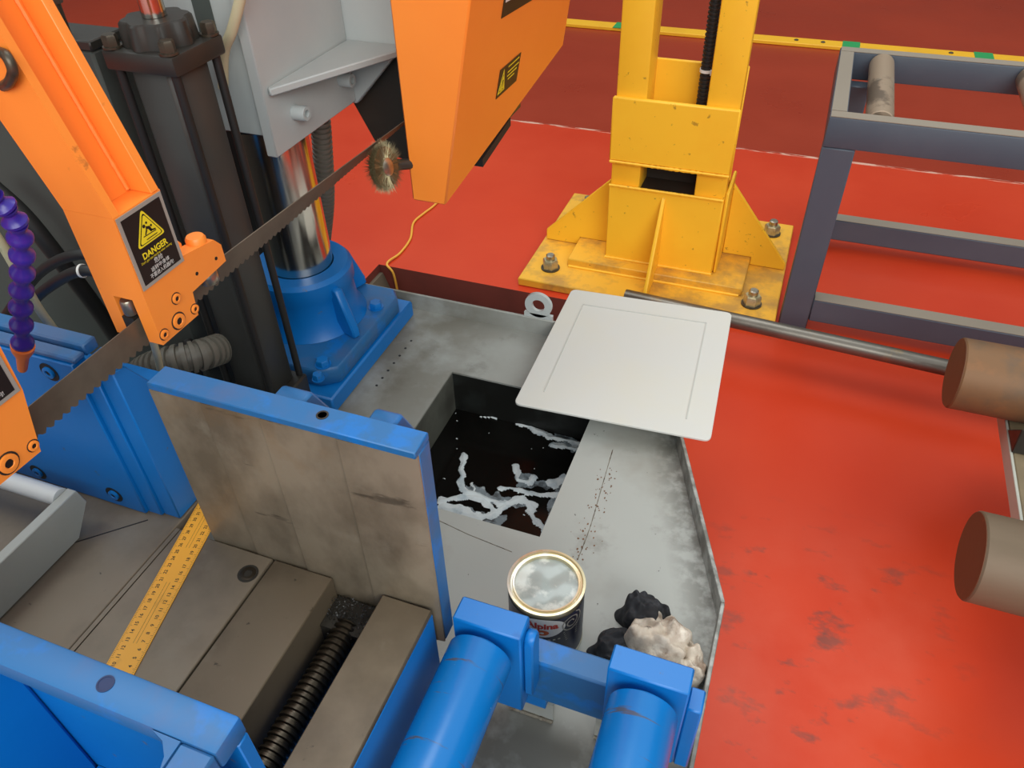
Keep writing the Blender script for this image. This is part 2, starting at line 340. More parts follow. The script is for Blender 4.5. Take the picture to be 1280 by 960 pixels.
# floor plate with the opening left free
def tq(pts):
    t.loft([[Vector((p[0], p[1], TZ-.004)) for p in pts], [Vector((p[0], p[1], TZ)) for p in pts]])
tq([(-1.80, -.15), (.038, -.15), (.038, .7035), (edge_x(OY0), OY0), (-1.80, OY0)])
tq([(-1.80, OY0), (OX0, OY0), (OX0, OY1), (-1.80, OY1)])
tq([(OX1, OY0), (edge_x(OY0), OY0), (edge_x(OY1), OY1), (OX1, OY1)])
tq([(-1.80, OY1), (edge_x(OY1), OY1), (-.183, 1.28), (-1.80, 1.28)])
obj('tray_floor', t, GREYT, tray)
for i in range(len(poly)):
    a = Vector(poly[i]+(0,)); c = Vector(poly[(i+1) % len(poly)]+(0,)); d = (c-a).normalized(); n = Vector((d.y, -d.x, 0))*.006
    q = [a, c, c+n, a+n]
    obj('tray_lip', BM().loft([[p+Vector((0, 0, TZ-.004)) for p in q], [p+Vector((0, 0, LT)) for p in q]]), GREYT, tray, .001)
tw = .004; TB = .20
for x0, x1, y0, y1 in ((OX0-tw, OX0, OY0-tw, OY1+tw), (OX1, OX1+tw, OY0-tw, OY1+tw), (OX0, OX1, OY0-tw, OY0), (OX0, OX1, OY1, OY1+tw)):
    obj('tank_wall', BM().box(x0, x1, y0, y1, TB, TZ-.0045), TANKW if x1 == OX0 else DARKW, tray)  # left tank wall grey, the others near-black
obj('tank_floor', BM().box(OX0-tw, OX1+tw, OY0-tw, OY1+tw, TB-.004, TB), TANKW, tray)
lug = BM()      # lifting eye: flat ring on the back lip
cx, cz, yl = -.443, .452, 1.283
ring = []
for r, y in ((.030, yl), (.030, yl+.008), (.0145, yl+.008), (.0145, yl)):
    ring.append([Vector((cx+r*math.cos(k*math.pi/16), y, cz+r*math.sin(k*math.pi/16))) for k in range(32)])
lug.loft(ring, cap=False, closed=True); lug.box(cx-.032, cx+.032, yl, yl+.008, .412, .430)
obj('lifting_eye', lug, GREYM, tray)
wb = BM(); pts = [P(766, 562, TZ), P(752, 610, TZ), P(738, 658, TZ), P(722, 700, TZ)]
wb.tube(spline(pts, 60), .002, 6, rf=lambda i: .0005+.0012*abs(noise.noise((i*.7, 0, 0)))); obj('weld_seam', wb, WELD, tray)
rf_ = BM()
for k in range(70):
    q = spline(pts, 50)[random.randrange(8, 50)]+Vector((random.gauss(0, .012), random.gauss(0, .006), .0003)); r_ = random.uniform(.0008, .0026)
    rf_.faces([q+Vector((r_*random.uniform(.5, 1)*math.cos(t_), r_*random.uniform(.6, 1.4)*math.sin(t_), 0)) for t_ in (0, 1.2, 2.5, 3.8, 5.1)], [(0, 1, 2, 3, 4)])
so = obj('rust_flakes', rf_, RUSTE, tray); so['kind'] = 'stuff'
wb = BM(); wb.tube([P(545, 649, TZ), P(585, 668, TZ), P(640, 690, TZ)], .0007, 6); obj('weld_seam', wb, WELD, tray)
# a row of drilled holes by the column foot
for k in range(7):
    q = P(514-k*7.2, 426+k*9.3, TZ); obj('drain_hole', BM().cyl(q-Vector((0, 0, .001)), q+Vector((0, 0, .0004)), .0028, n=10), INK, tray)

LZ = .276
cool = thing('coolant', 'dark coolant with white foam in the square tank opening', 'coolant', (-.41, .93, TB))
obj('liquid', BM().box(OX0+.0005, OX1-.0005, OY0+.0005, OY1-.0005, TB+.001, LZ), LIQ, cool)
def seg_d(p, a, c):
    ab = c-a; tt = max(0, min(1, (p-a).dot(ab)/max(ab.length_squared, 1e-9))); return (p-a-ab*tt).length
lines = [  # foam streaks, photo pixels on the liquid's level, half width
    ([(581, 570), (577, 600), (578, 612), (600, 622), (625, 630), (650, 624), (668, 632)], .008),
    ([(550, 626), (575, 622), (600, 624), (620, 640), (640, 628), (655, 622), (668, 640)], .007),
    ([(555, 633), (580, 640), (600, 648), (620, 642)], .010),
    ([(625, 610), (650, 614), (680, 620), (700, 618)], .007),
    ([(645, 583), (648, 600), (660, 603), (666, 596)], .007),
    ([(690, 606), (705, 600)], .012),
    ([(640, 524), (665, 536), (690, 548), (722, 555)], .008), ([(600, 521), (640, 526)], .003),
    ([(690, 556), (722, 562)], .008), ([(660, 640), (672, 655), (680, 662)], .008), ([(592, 604), (594, 612)], .004)]
L3 = [([P(x, y, LZ) for x, y in l], wd) for l, wd in lines]
G = 170; fb = BM(); vs = {}; dens = {}
for i in range(G+1):
    for j in range(G+1):
        p = Vector((OX0+.002+(OX1-OX0-.004)*i/G, OY0+.002+(OY1-OY0-.004)*j/G, LZ))
        wv = Vector((noise.noise(p*60), noise.noise(p*60+Vector((5, 5, 5))), 0))*.006; d = -1
        for l, wd in L3:
            for k in range(len(l)-1): d = max(d, 1-seg_d(p+wv, l[k], l[k+1])/(wd*(1+.6*noise.noise(p*45))))
        sp = noise.noise(p*90+Vector((3, 1, 0))); d = max(d, (sp-.62)*2.5)
        dens[i, j] = d; vs[i, j] = p
idx = {}; V = []; F = []
def gv(i, j):
    if (i, j) not in idx: idx[i, j] = len(V); V.append(vs[i, j]+Vector((0, 0, .0004+.0045*max(0, min(1, dens[i, j])))))
    return idx[i, j]
for i in range(G):
    for j in range(G):
        if min(dens[i, j], dens[i+1, j], dens[i, j+1], dens[i+1, j+1]) > 0: F.append((gv(i, j), gv(i+1, j), gv(i+1, j+1), gv(i, j+1)))
film_lines = [([(700, 548), (722, 560)], .017), ([(655, 604), (700, 606)], .013), ([(556, 634), (600, 646), (628, 650)], .012), ([(700, 618), (690, 645), (682, 660)], .011), ([(590, 612), (620, 626), (650, 630)], .013), ([(652, 596), (664, 600)], .013), ([(560, 500), (640, 515), (700, 530)], .006)]
L4 = [([P(x, y, LZ) for x, y in l], wd) for l, wd in film_lines]; fd = {}
for k_, p in vs.items():
    wv = Vector((noise.noise(p*50), noise.noise(p*50+Vector((5, 5, 5))), 0))*.009; d = -1
    for l, wd in L4:
        for k in range(len(l)-1): d = max(d, 1-seg_d(p+wv, l[k], l[k+1])/(wd*(1+.8*noise.noise(p*70))))
    fd[k_] = d
ix = {}; V2 = []; F2 = []
def gv2(k_):
    if k_ not in ix: ix[k_] = len(V2); V2.append(vs[k_]+Vector((0, 0, .00025)))
    return ix[k_]
for i in range(G):
    for j in range(G):
        ks = [(i, j), (i+1, j), (i+1, j+1), (i, j+1)]
        if min(fd[k_] for k_ in ks) > 0: F2.append(tuple(gv2(k_) for k_ in ks))
fo = obj('foam_film', BM().faces(V2, F2), FILM, cool); fo['kind'] = 'stuff'; tag(fo, 'thin grey foam film')
fo = obj('foam', fb.faces(V, F), FOAM, cool); fo['kind'] = 'stuff'; tag(fo, 'white foam streaks')

cov = thing('tank_cover', 'pale grey square steel cover plate laid across the tray lip', 'cover', (-.22, 1.21, LT))
cp = [P(715, 362, .4235), P(915, 392, .4235), P(888, 552, .4235), P(642, 505, .4235)]
def rounded(pts, r, n=5):
    out = []
    for i, p in enumerate(pts):
        a = (pts[i-1]-p).normalized(); c = (pts[(i+1) % len(pts)]-p).normalized()
        for k in range(n+1):
            f = k/n; out.append(p+a*r*(1-f)**2+c*r*f**2)
    return out
cr = rounded(cp, .014)
obj('plate', BM().loft([[Vector((p.x, p.y, .4205)) for p in cr], [Vector((p.x, p.y, .4255)) for p in cr]]), COVER, cov, .0008)
ci = [P(x, y, .4255) for x, y in ((729, 381), (883, 404), (858, 524), (680, 490))]
for a, c in ((0, 1), (1, 2), (0, 3)):
    d = (ci[c]-ci[a]).normalized(); n = Vector((-d.y, d.x, 0))*.0011
    obj('pressed_line', BM().loft([[ci[a]-n, ci[c]-n, ci[c]+n, ci[a]+n], [p+Vector((0, 0, .0013)) for p in (ci[a]-n, ci[c]-n, ci[c]+n, ci[a]+n)]]), LINEG, cov)

# ================================================================ vise bed
bed = thing('vise_bed', 'steel topped saw bed with blade slot and lead screw channel', 'machine bed', (-.7, .2, TZ))
for x0, x1, y1 in ((-1.15, -.632, .62), (-.624, -.487, .4275), (-.4845, -.404, .4275)):
    obj('table_plate', BM().box(x0, x1, -.15, y1, BED-.045 if x0 < -.485 else .5005, BED), STEELT if x0 < -.485 else STEELB, bed, .0012)
obj('slot_strip', BM().box(-.6308, -.6252, -.15, .4275, BED-.045, BED-.0006), STEELT, bed)
obj('bed_body', BM().box(-1.15, -.486, -.15, .4275, .50, BED-.046), BLUE, bed)
obj('bed_body', BM().box(-1.15, -.275, -.15, .4275, TZ+.0005, .4995), BLUE, bed, .002)
obj('side_rail', BM().box(-.338, -.275, -.15, .4275, .50, BED-.008), BLUE, bed, .001)
obj('rail_plate', BM().box(-.338, -.2755, -.15, .4275, BED-.0078, BED), STEELB, bed, .0012)
ls = BM(); pts = [Vector((-.375, -.15+i*.0011, .592)) for i in range(500)]
def thread(i):
    f = (i*.0011/.0075) % 1; return .0165 if f < .5 else .0135
ls.tube(pts, .016, 16, rf=thread); obj('lead_screw', ls, SCREW, bed)
bolt = P(310, 717, BED)
obj('bolt_recess', BM().cyl(bolt-Vector((0, 0, .001)), bolt+Vector((0, 0, .0003)), .0125, n=28), DARKST, bed)
obj('table_bolt', BM().socket(bolt-Vector((0, 0, .0015)), .0096, .0024, 'Z'), SCREW, bed)
sb = BM(); a, c = P(55, 690, BED), P(185, 650, BED); d = (c-a).normalized(); n = Vector((-d.y, d.x, 0))*.0008
sb.loft([[a-n, c-n, c+n, a+n], [p+Vector((0, 0, .0003)) for p in (a-n, c-n, c+n, a+n)]]); obj('plate_joint', sb, INK, bed)
ch = BM()
for k in range(420):
    x = random.uniform(-.402, -.340); y = random.gauss(.405, .012); y = min(y, .426); zz = .60+random.uniform(-.002, .003)+max(0, .012-abs(y-.415)*.6)
    q = Vector((x, y, zz)); e = [Vector((random.uniform(-1, 1), random.uniform(-1, 1), random.uniform(-1, 1)))*.0016 for _ in range(4)]
    ch.faces([q+v for v in e], [(0, 1, 2), (0, 2, 3), (0, 3, 1), (1, 3, 2)])
chb = BM()
so = obj('metal_chips', ch, CHIP, bed); so['kind'] = 'stuff'
obj('chip_ledge', BM().box(-.4035, -.3385, .385, .4275, .50, .602), DARKST, bed)

# fixed jaw right of the blade: ribbed steel face on a blue plate
fj = thing('fixed_jaw', 'upright vise jaw plate with ribbed brown steel face and blue edges', 'vise jaw', (-.42, .45, .56))
JX0, JX1, JT = -.575, -.268, .892
obj('jaw_plate', BM().box(JX0, JX1, .436, .459, .565, .8825), BLUET, fj, .0015)
obj('jaw_top', BM().box(JX0, JX1, .4290, .459, .8828, JT), BLUET, fj, .0012)
fx = [JX0, -.511, -.440, -.352, JX1]
for i in range(4):
    x0, x1 = fx[i], fx[i+1]-.0002
    obj('face_strip', BM().prism([(x0, .4358), (x1, .4358)]+[(x1+(x0-x1)*k/8, .4338-.0045*(k/8)**.6) for k in range(9)], 2, .5655, .8825), STEELJ, fj)
for x0, x1 in ((-.447, -.410), (-.338, -.307)):
    obj('jaw_lug', BM().prism([(.4592, .70), (.505, .74), (.505, .84), (.481, .884), (.4592, .884)], 0, x0, x1), BLUET, fj, .003)
hp = P(403, 519, JT); obj('lifting_hole', BM().lathe([(.0062, 0), (.0062, .0006), (.0045, .0006), (.004, -.012), (.0003, -.012)], hp), DARKST, fj)
# jaw left of the blade
lj = thing('side_jaw', 'blue bolted vise jaw block left of the saw blade', 'vise jaw', (-.9, .5, BED))
obj('front_plate', BM().box(-1.15, -.681, .432, .452, BED+.001, .884), BLUE, lj, .0015)
obj('middle_plate', BM().box(-.6808, -.659, .4365, .4745, BED+.001, .880), BLUE, lj, .0015)
obj('rear_block', BM().prism([(.440, BED+.001), (.62, BED+.001), (.62, .66), (.52, .765), (.458, .876), (.440, .880)], 0, -.6585, -.634), BLUE, lj, .0015)
obj('back_block', BM().box(-1.15, -.6592, .475, .62, BED+.001, .70), BLUE, lj, .002)
obj('cap_strip', BM().box(-1.15, -.676, .434, .450, .8845, .892), BLUET, lj, .002)
obj('cap_strip', BM().box(-1.15, -.680, .4535, .473, .8805, .896), BLUET, lj, .002)
for px in ((62, 465), (48, 590), (143, 618)):
    q = AX(*px, 1, .432)
    bo = obj('counterbore', BM().lathe([(.0125, .0), (.0125, .0006), (.0118, .0006), (.0105, -.0004), (.0003, -.0004)], q+Vector((0, -.0001, 0)), (0, -1, 0), 20), RUBBER, lj)
    bh = obj('bolt_head', BM().socket(q+Vector((0, -.0002, 0)), .0075, .003, (0, -1, 0)), BLUE, lj)
    obj('hex_socket', BM().cyl(q+Vector((0, -.0014, 0)), q+Vector((0, -.0020, 0)), .0038, n=6), INK, bh)
# moving jaw in front
mj = thing('moving_jaw', 'heavy blue cast moving vise jaw with pocket and lifting hole', 'vise jaw', (-.5, .1, BED))
MY = .167
obj('jaw_top', BM().box(-1.0, -.272, MY-.028, MY, .868, .89), BLUET, mj, .003, seg=2)
obj('jaw_wall', BM().box(-1.0, -.272, MY-.012, MY-.001, BED+.002, .8675), BLUE, mj, .001)
obj('end_wall', BM().prism([(MY-.0282, BED+.002), (MY-.19, BED+.002), (MY-.19, .885), (MY-.0282, .8895)], 0, -.300, -.2722), BLUET, mj, .002)
obj('corner_fillet', BM().prism([(-.3002, MY-.0282), (-.3002, MY-.05), (-.304, MY-.040), (-.312, MY-.032), (-.324, MY-.0282)], 2, .70, .889), BLUET, mj)
obj('inner_rib', BM().prism([(MY-.0125, BED+.002), (MY-.15, BED+.002), (MY-.15, .70), (MY-.028, .8675), (MY-.0125, .8675)], 0, -.52, -.49), BLUE, mj, .003)
obj('pocket_floor', BM().box(-.489, -.301, MY-.15, MY-.0125, BED+.002, BED+.03), BLUE, mj)
hp = P(132, 855, .89); obj('lifting_hole', BM().lathe([(.0064, .0002), (.0064, .0006), (.0052, .0006), (.0050, -.014), (.0003, -.014)], hp), NAVY, mj)

# ruler on the bed
ru = thing('steel_ruler', 'yellow ruler with black numbers lying across the steel bed', 'ruler', (-.58, .35, BED))
a = P(134.5, 829, BED); c = P(249, 627.5, BED); d = (c-a).normalized(); n = Vector((d.y, -d.x, 0))
W = .036
a0 = a-d*.045; ln = .36
z0, z1 = BED+.0004, BED+.0016
q = [a0, a0+d*ln, a0+d*ln+n*W, a0+n*W]
obj('blade', BM().loft([[Vector((p.x, p.y, z0)) for p in q], [Vector((p.x, p.y, z1)) for p in q]]), RULER, ru, .0002)
mk = BM(); zz = Vector((0, 0, z1+.00012-BED))
cm0 = (P(198, 773, BED)-a0).dot(d)-.10
for k in range(2, 34):
    s = cm0+k*.01+.0
    if 0 < s < ln-.005:
        put_text(mk, str(k), .0062, a0+d*s+n*(W-.0075)+zz, n, d, bold=.00012) if False else put_text(mk, str(k), .0058, a0+d*s+n*(W-.0085)+zz, d, -n, bold=.0001)
        put_text(mk, str(k+6), .0058, a0+d*s+n*.0085+zz, d, -n, bold=.0001)
for k in range(0, int(ln/.002)):
    s = k*.002+.001; h = .0045 if k % 5 == 0 else .0026
    for e0, e1 in ((.0006, h), (W-h, W-.0006)):
        p0 = a0+d*s+zz
        mk.faces([p0+n*e0, p0+n*e1, p0+n*e1+d*.0003, p0+n*e0+d*.0003], [(0, 1, 2, 3)])
for s0, s1 in ((.07, .15), (.20, .28)):
    for e in (.0165, .0205):
        p0 = a0+zz+n*e; mk.faces([p0+d*s0, p0+d*s1, p0+d*s1+n*.0003, p0+d*s0+n*.0003], [(0, 1, 2, 3)])
obj('markings', mk, INK, ru)

# pale guide bar and white rod over the bed
gb = thing('guide_bar', 'pale grey flat bar with white rod above the steel bed', 'guide bar', (-.74, .3, BED))
obj('bar', BM().prism([(.172, BED+.002), (.372, BED+.002), (.403, .675), (.398, .70), (.172, .70)], 0, -.747, -.733), GREYW, gb, .001)
obj('rod', BM().cyl((-1.1, .383, .695), (-.7475, .386, .695), .0115), WHITEP, gb)

# ================================================================ column, cylinder, carriage
gc = thing('guide_column', 'polished chrome column bolted in a blue flanged foot', 'column', (-.885, 1.1, TZ))
CX, CY = -.885, 1.10
obj('foot_plate', BM().box(-1.10, -.731, .905, 1.256, TZ+.0005, .42), BLUE, gc, .004)
obj('flange_plate', BM().prism([(-1.08, .93), (-.77, .93), (-.737, .955), (-.737, 1.205), (-.76, 1.235), (-1.08, 1.235)], 2, .4205, .46), BLUET, gc, .004)
obj('collar', BM().lathe([(.115, .4605), (.100, .485), (.096, .535), (.101, .545), (.101, .575), (.094, .583), (.066, .583), (.0655, .56)], (CX, CY, 0), n=48, cap=False), BLUE, gc)
for k in range(4):
    an = math.radians(-20+90*k); dr = Vector((math.cos(an), math.sin(an), 0)); tn = Vector((-dr.y, dr.x, 0))*.009; o = Vector((CX, CY, 0))
    pf = [(.09, .4605), (.146, .4605), (.145, .478), (.112, .562), (.09, .562)]
    obj('rib', BM().loft([[o+dr*r+Vector((0, 0, z))-tn for r, z in pf], [o+dr*r+Vector((0, 0, z))+tn for r, z in pf]]), BLUE, gc, .003)
for px in ((470, 380), (404, 452), (398, 470)):
    q = P(px[0], px[1]+4, .46)
    bo = BM().hexnut(q, .0135 if px[0] != 398 else .010, .014); bo.cyl(q, q+Vector((0, 0, .002)), .016 if px[0] != 398 else .012); obj('foot_bolt', bo, BLUE, gc)
obj('column', BM().cyl((CX, CY, .462), (CX, CY, 1.52), .064, n=56), CHROME, gc)

obj('gap_shade_sheet', BM().box(-1.07, -.955, 1.195, 1.205, .4605, .895), RUBBER, gc)  # dark sheet put in for the shadowed gap beside the chrome column

hc = thing('hydraulic_cylinder', 'black square lift cylinder with tie rods and hex bolts', 'cylinder', (-.83, .852, TZ))
hx, hy = -.829, .853
obj('foot_block', BM().box(hx-.058, hx+.058, hy-.053, hy+.05, .4215, .478), BLACK, hc, .004)
rr = .041; cc = .013
obj('barrel', BM().prism([(hx-rr, hy-rr+cc), (hx-rr+cc, hy-rr), (hx+rr-cc, hy-rr), (hx+rr, hy-rr+cc), (hx+rr, hy+rr-cc), (hx+rr-cc, hy+rr), (hx-rr+cc, hy+rr), (hx-rr, hy+rr-cc)], 2, .4785, 1.056), BLACKC, hc, .002)
obj('top_cap', BM().box(hx-.058, hx+.058, hy-.053, hy+.053, 1.0565, 1.083), BLACK, hc, .004, seg=2)
bs = BM(); bs.loft([[Vector((hx+(r*(1+.06*math.cos(8*t)))*math.cos(t), hy+(r*(1+.06*math.cos(8*t)))*math.sin(t), z)) for t in [2*math.pi*i/64 for i in range(64)]] for r, z in ((.047, 1.0832), (.044, 1.112), (.041, 1.115))])
obj('gland', bs, BLACK, hc)
obj('piston_rod', BM().cyl((hx, hy, 1.1155), (hx, hy, 1.52), .016, n=32), CHROME, hc)
for sx_ in (-1, 1):
    for sy_ in (-1, 1):
        x, y = hx+sx_*.046, hy+sy_*.042
        obj('tie_rod', BM().cyl((x, y, .4785), (x, y, 1.056), .0062, n=14), RUBBER, hc)
        nb = BM().hexnut((x, y, 1.0835), .0105, .017); nb.cyl((x, y, 1.0832), (x, y, 1.086), .0125); obj('hex_bolt', nb, BLACKB, hc)
sv = BM().cyl((hx-.075, hy+.02, .4215), (hx-.075, hy+.02, .55), .012); 

cb = thing('carriage', 'grey cast saw carriage with bolted gusseted bracket on the chrome column', 'carriage', (-.88, 1.1, .86))
sl = BM(); ring_o = [(-.985, .985), (-.8005, .985), (-.8005, 1.215), (-.985, 1.215)]
ou = [Vector((p[0], p[1], 0)) for p in ring_o]
# sleeve as four walls round the column
for x0, x1, y0, y1 in ((-.985, -.8005, .985, 1.0345), (-.985, -.8005, 1.1655, 1.215), (-.985, -.9505, 1.0345, 1.1655), (-.8195, -.8005, 1.0345, 1.1655)):
    sl.box(x0, x1, y0, y1, .90, 1.52)
obj('sleeve', sl, GREYM, cb, .002)
obj('window_recess', BM().box(-.878, -.846, .983, .9849, 1.02, 1.15), DARKG, cb)
obj('bracket_plate', BM().box(-.80, -.78, .972, 1.23, .872, 1.52), GREYM, cb, .002)
obj('side_plate', BM().prism([(-.80, .867), (-.7795, .867), (-.685, .965), (-.60, 1.03), (-.60, 1.52), (-.80, 1.52)], 1, 1.2302, 1.246), GREYM, cb, .002)
ld = BM(); ld.loft([[Vector(p+(z,)) for p in ((-.7795, .985), (-.772, .98), (-.668, 1.196), (-.665, 1.23), (-.7795, 1.23))] for z in (.969, .981)]); obj('shelf', ld, GREYM, cb, .002)
for yy, zz_ in ((1.040, .922), (1.190, .925)):
    obj('cap_screw', BM().socket((-.7798, yy, zz_), .012, .024, 'X'), GREYM, cb)
obj('wiper', BM().lathe([(.066, .882), (.085, .882), (.085, .8995), (.066, .8995)], (CX, CY, 0), cap=False, n=40), RUBBER, cb)

# dark cabinet behind the jaws
cab = thing('hydraulic_cabinet', 'dark grey cabinet standing left of the lift cylinder', 'cabinet', (-1.3, .86, TZ))
obj('body', BM().box(-1.75, -.928, .822, .90, TZ+.0005, 1.070), DARKG, cab, .004)
obj('top_flange', BM().box(-1.06, -.924, .82, .885, 1.0705, 1.084), BLACK, cab, .002)
obj('stud', BM().cyl((-.975, .835, 1.0845), (-.975, .835, 1.125), .006).hexnut((-.975, .835, 1.125), .010, .02), BLACKB, cab)

# ================================================================ saw head
bmh = thing('saw_beam', 'orange overhead saw beam carrying guide arms and wheel guard', 'beam', (-.8, .8, 1.52))
obj('beam', BM().box(-.86, -.72, -.2, 1.7, 1.521, 1.60), ORANGE2, bmh, .004)

# black wheel housing
wh = thing('wheel_housing', 'black wheel housing beside the orange guard', 'housing', (-.68, 1.4, .75))
pts = [AX(x, y, 1, 1.262) for x, y in ((440, 128), (475, 190), (512, 203))]
obj('housing', BM().prism([(p.x, p.z) for p in pts]+[(-.592, pts[2].z-.004), (-.592, 1.3), (-.80, 1.3)], 1, 1.2625, 1.6), BLACK, wh, .003)

GS = .203
def gx(z): return -.525+GS*(z-.79)
wg = thing('wheel_guard', 'large orange sheet metal wheel guard with black warning stickers', 'guard', (-.55, 1.3, .79))
prof = [(1.05, .79), (1.635, .874), (1.617, .97), (1.56, 1.3), (1.56, 1.5205), (1.05, 1.5205)]
obj('shell', BM().loft([[Vector((-.586, y, z)) for y, z in prof], [Vector((gx(z), y, z)) for y, z in prof]]), ORANGE2, wg, .003)
obj('rubber_foot', BM().prism([(1.215, .800), (1.36, .821), (1.36, .806), (1.215, .785)], 0, -.56, gx(.8)-.002), RUBBER, wg)
gn = Vector((1, 0, -GS)).normalized(); gu = Vector((GS, 0, 1)).normalized(); gr = Vector((0, 1, 0))
def gp(y, z, off=.0004): return Vector((gx(z), y, z))+gn*off
st = tag(obj('warning_sticker', (lambda B: (quad_sheet(B, gp(1.229, .906), gr, gu, [(0, 0), (.103, -.003), (.103, .049), (0, .051)]), B)[1])(BM()), INK, wg), 'small dark warning sticker with yellow triangle')
B_ = BM(); quad_sheet(B_, gp(1.229, .906, .0011), gr, gu, [(.004, .006), (.036, .006), (.020, .046)], .0003); obj('yellow_triangle', B_, YINK, st)
B_ = BM(); quad_sheet(B_, gp(1.229, .906, .0015), gr, gu, [(.009, .009), (.031, .009), (.020, .038)], .0002); obj('triangle_border', B_, INK, st)
B_ = BM(); quad_sheet(B_, gp(1.229, .906, .0018), gr, gu, [(.0105, .0105), (.0295, .0105), (.020, .035)], .0002); obj('triangle_field', B_, YINK, st)
B_ = BM(); quad_sheet(B_, gp(1.229, .906, .0021), gr, gu, [(.019, .016), (.021, .016), (.0222, .028), (.0178, .028)], .0002); quad_sheet(B_, gp(1.229, .906, .0021), gr, gu, [(.019, .012), (.021, .012), (.021, .0142), (.019, .0142)], .0002); obj('exclamation_mark', B_, INK, st)
B_ = BM()
for zz_, s0, s1 in ((.042, .042, .095), (.032, .042, .098), (.025, .042, .090), (.018, .048, .080)):
    quad_sheet(B_, gp(1.229, .906, .0011), gr, gu, [(s0, zz_), (s1, zz_), (s1, zz_+.0022), (s0, zz_+.0022)], .0002)
obj('small_print', B_, YINK, st)
st = tag(obj('name_sticker', (lambda B: (quad_sheet(B, gp(1.193, 1.048), gr, gu, [(0, 0), (.17, -.012), (.17, .09), (0, .095)]), B)[1])(BM()), INK, wg), 'larger black sticker with white field')
B_ = BM(); quad_sheet(B_, gp(1.193, 1.048, .0011), gr, gu, [(.008, .022), (.16, .012), (.16, .085), (.008, .09)], .0003); obj('white_field', B_, WINK, st)

# band saw blade
bl = BM(); rows = []; BH = .031; n_ = 150; tp = .0105
ys_ = [-.2+tp*i/3 for i in range(int(1.42/tp*3))]
vs = []; fs = []; TH = .0006
for i, y in enumerate(ys_):
    tw_ = math.radians(0 if y < .52 else (y-.52)/.12*14 if y < .64 else min(48, 14+(y-.64)/.38*26))
    k = i % 3; tooth = (.0, .0035, .0048)[k]
    o = Vector((-.626, y, .8885)); dv = Vector((math.sin(tw_), 0, math.cos(tw_))); nv = Vector((math.cos(tw_), 0, -math.sin(tw_)))*TH
    for h in (BH, .002):
        vs += [o+dv*h-nv, o+dv*h+nv]
    vs += [o-dv*tooth-nv, o-dv*tooth+nv]
for i in range(len(ys_)-1):
    a = i*6; c = a+6
    fs += [(a, c, c+2, a+2), (a+2, c+2, c+4, a+4), (a+1, a+3, c+3, c+1), (a+3, a+5, c+5, c+3), (a, a+1, c+1, c), (a+4, c+4, c+5, a+5)]
sbld = obj('bandsaw_blade', bl.faces(vs, fs), BLADE); tag(sbld, 'long toothed steel band saw blade running between the orange guides', 'saw blade')

# wire brush
br = thing('wire_brush', 'round steel wire brush wheel under the blade by the orange guard', 'brush', (-.605, 1.0, .83))
bc = AX(480, 209, 0, -.60); bd = Vector((.97, -.06, .22)).normalized(); bu = bd.orthogonal().normalized(); bw = bd.cross(bu)
obj('hub', BM().lathe([(.010, -.012), (.014, -.009), (.014, .009), (.009, .012), (.0003, .012)], bc, bd, 24), ZINC, br)
wr = BM()
for k in range(2600):
    an = random.uniform(0, 2*math.pi); e = random.gauss(0, .22); dr = (bu*math.cos(an)+bw*math.sin(an)); tip = bc+dr*random.uniform(.034, .043)+bd*.010*random.uniform(-1, 1)+Vector((random.uniform(-1, 1), random.uniform(-1, 1), random.uniform(-1, 1)))*.0035
    root = bc+dr*.013+bd*random.uniform(-.007, .007); sd = dr.cross(bd)*.0006
    wr.faces([root-sd, root+sd, tip, root+bd*.0008], [(0, 1, 2), (1, 3, 2), (3, 0, 2), (0, 3, 1)])
wo = obj('bristles', wr, WIREB, br); wo['kind'] = 'stuff'
obj('bristle_core', BM().lathe([(.009, -.006), (.031, -.0055), (.031, .0055), (.009, .006)], bc, bd, 32), WIREB, br)
obj('brush_arm', BM().tube([bc-bd*.006, bc-bd*.02+Vector((.01, .02, -.004)), Vector((-.575, 1.07, .85))], .009), BLACK, br)

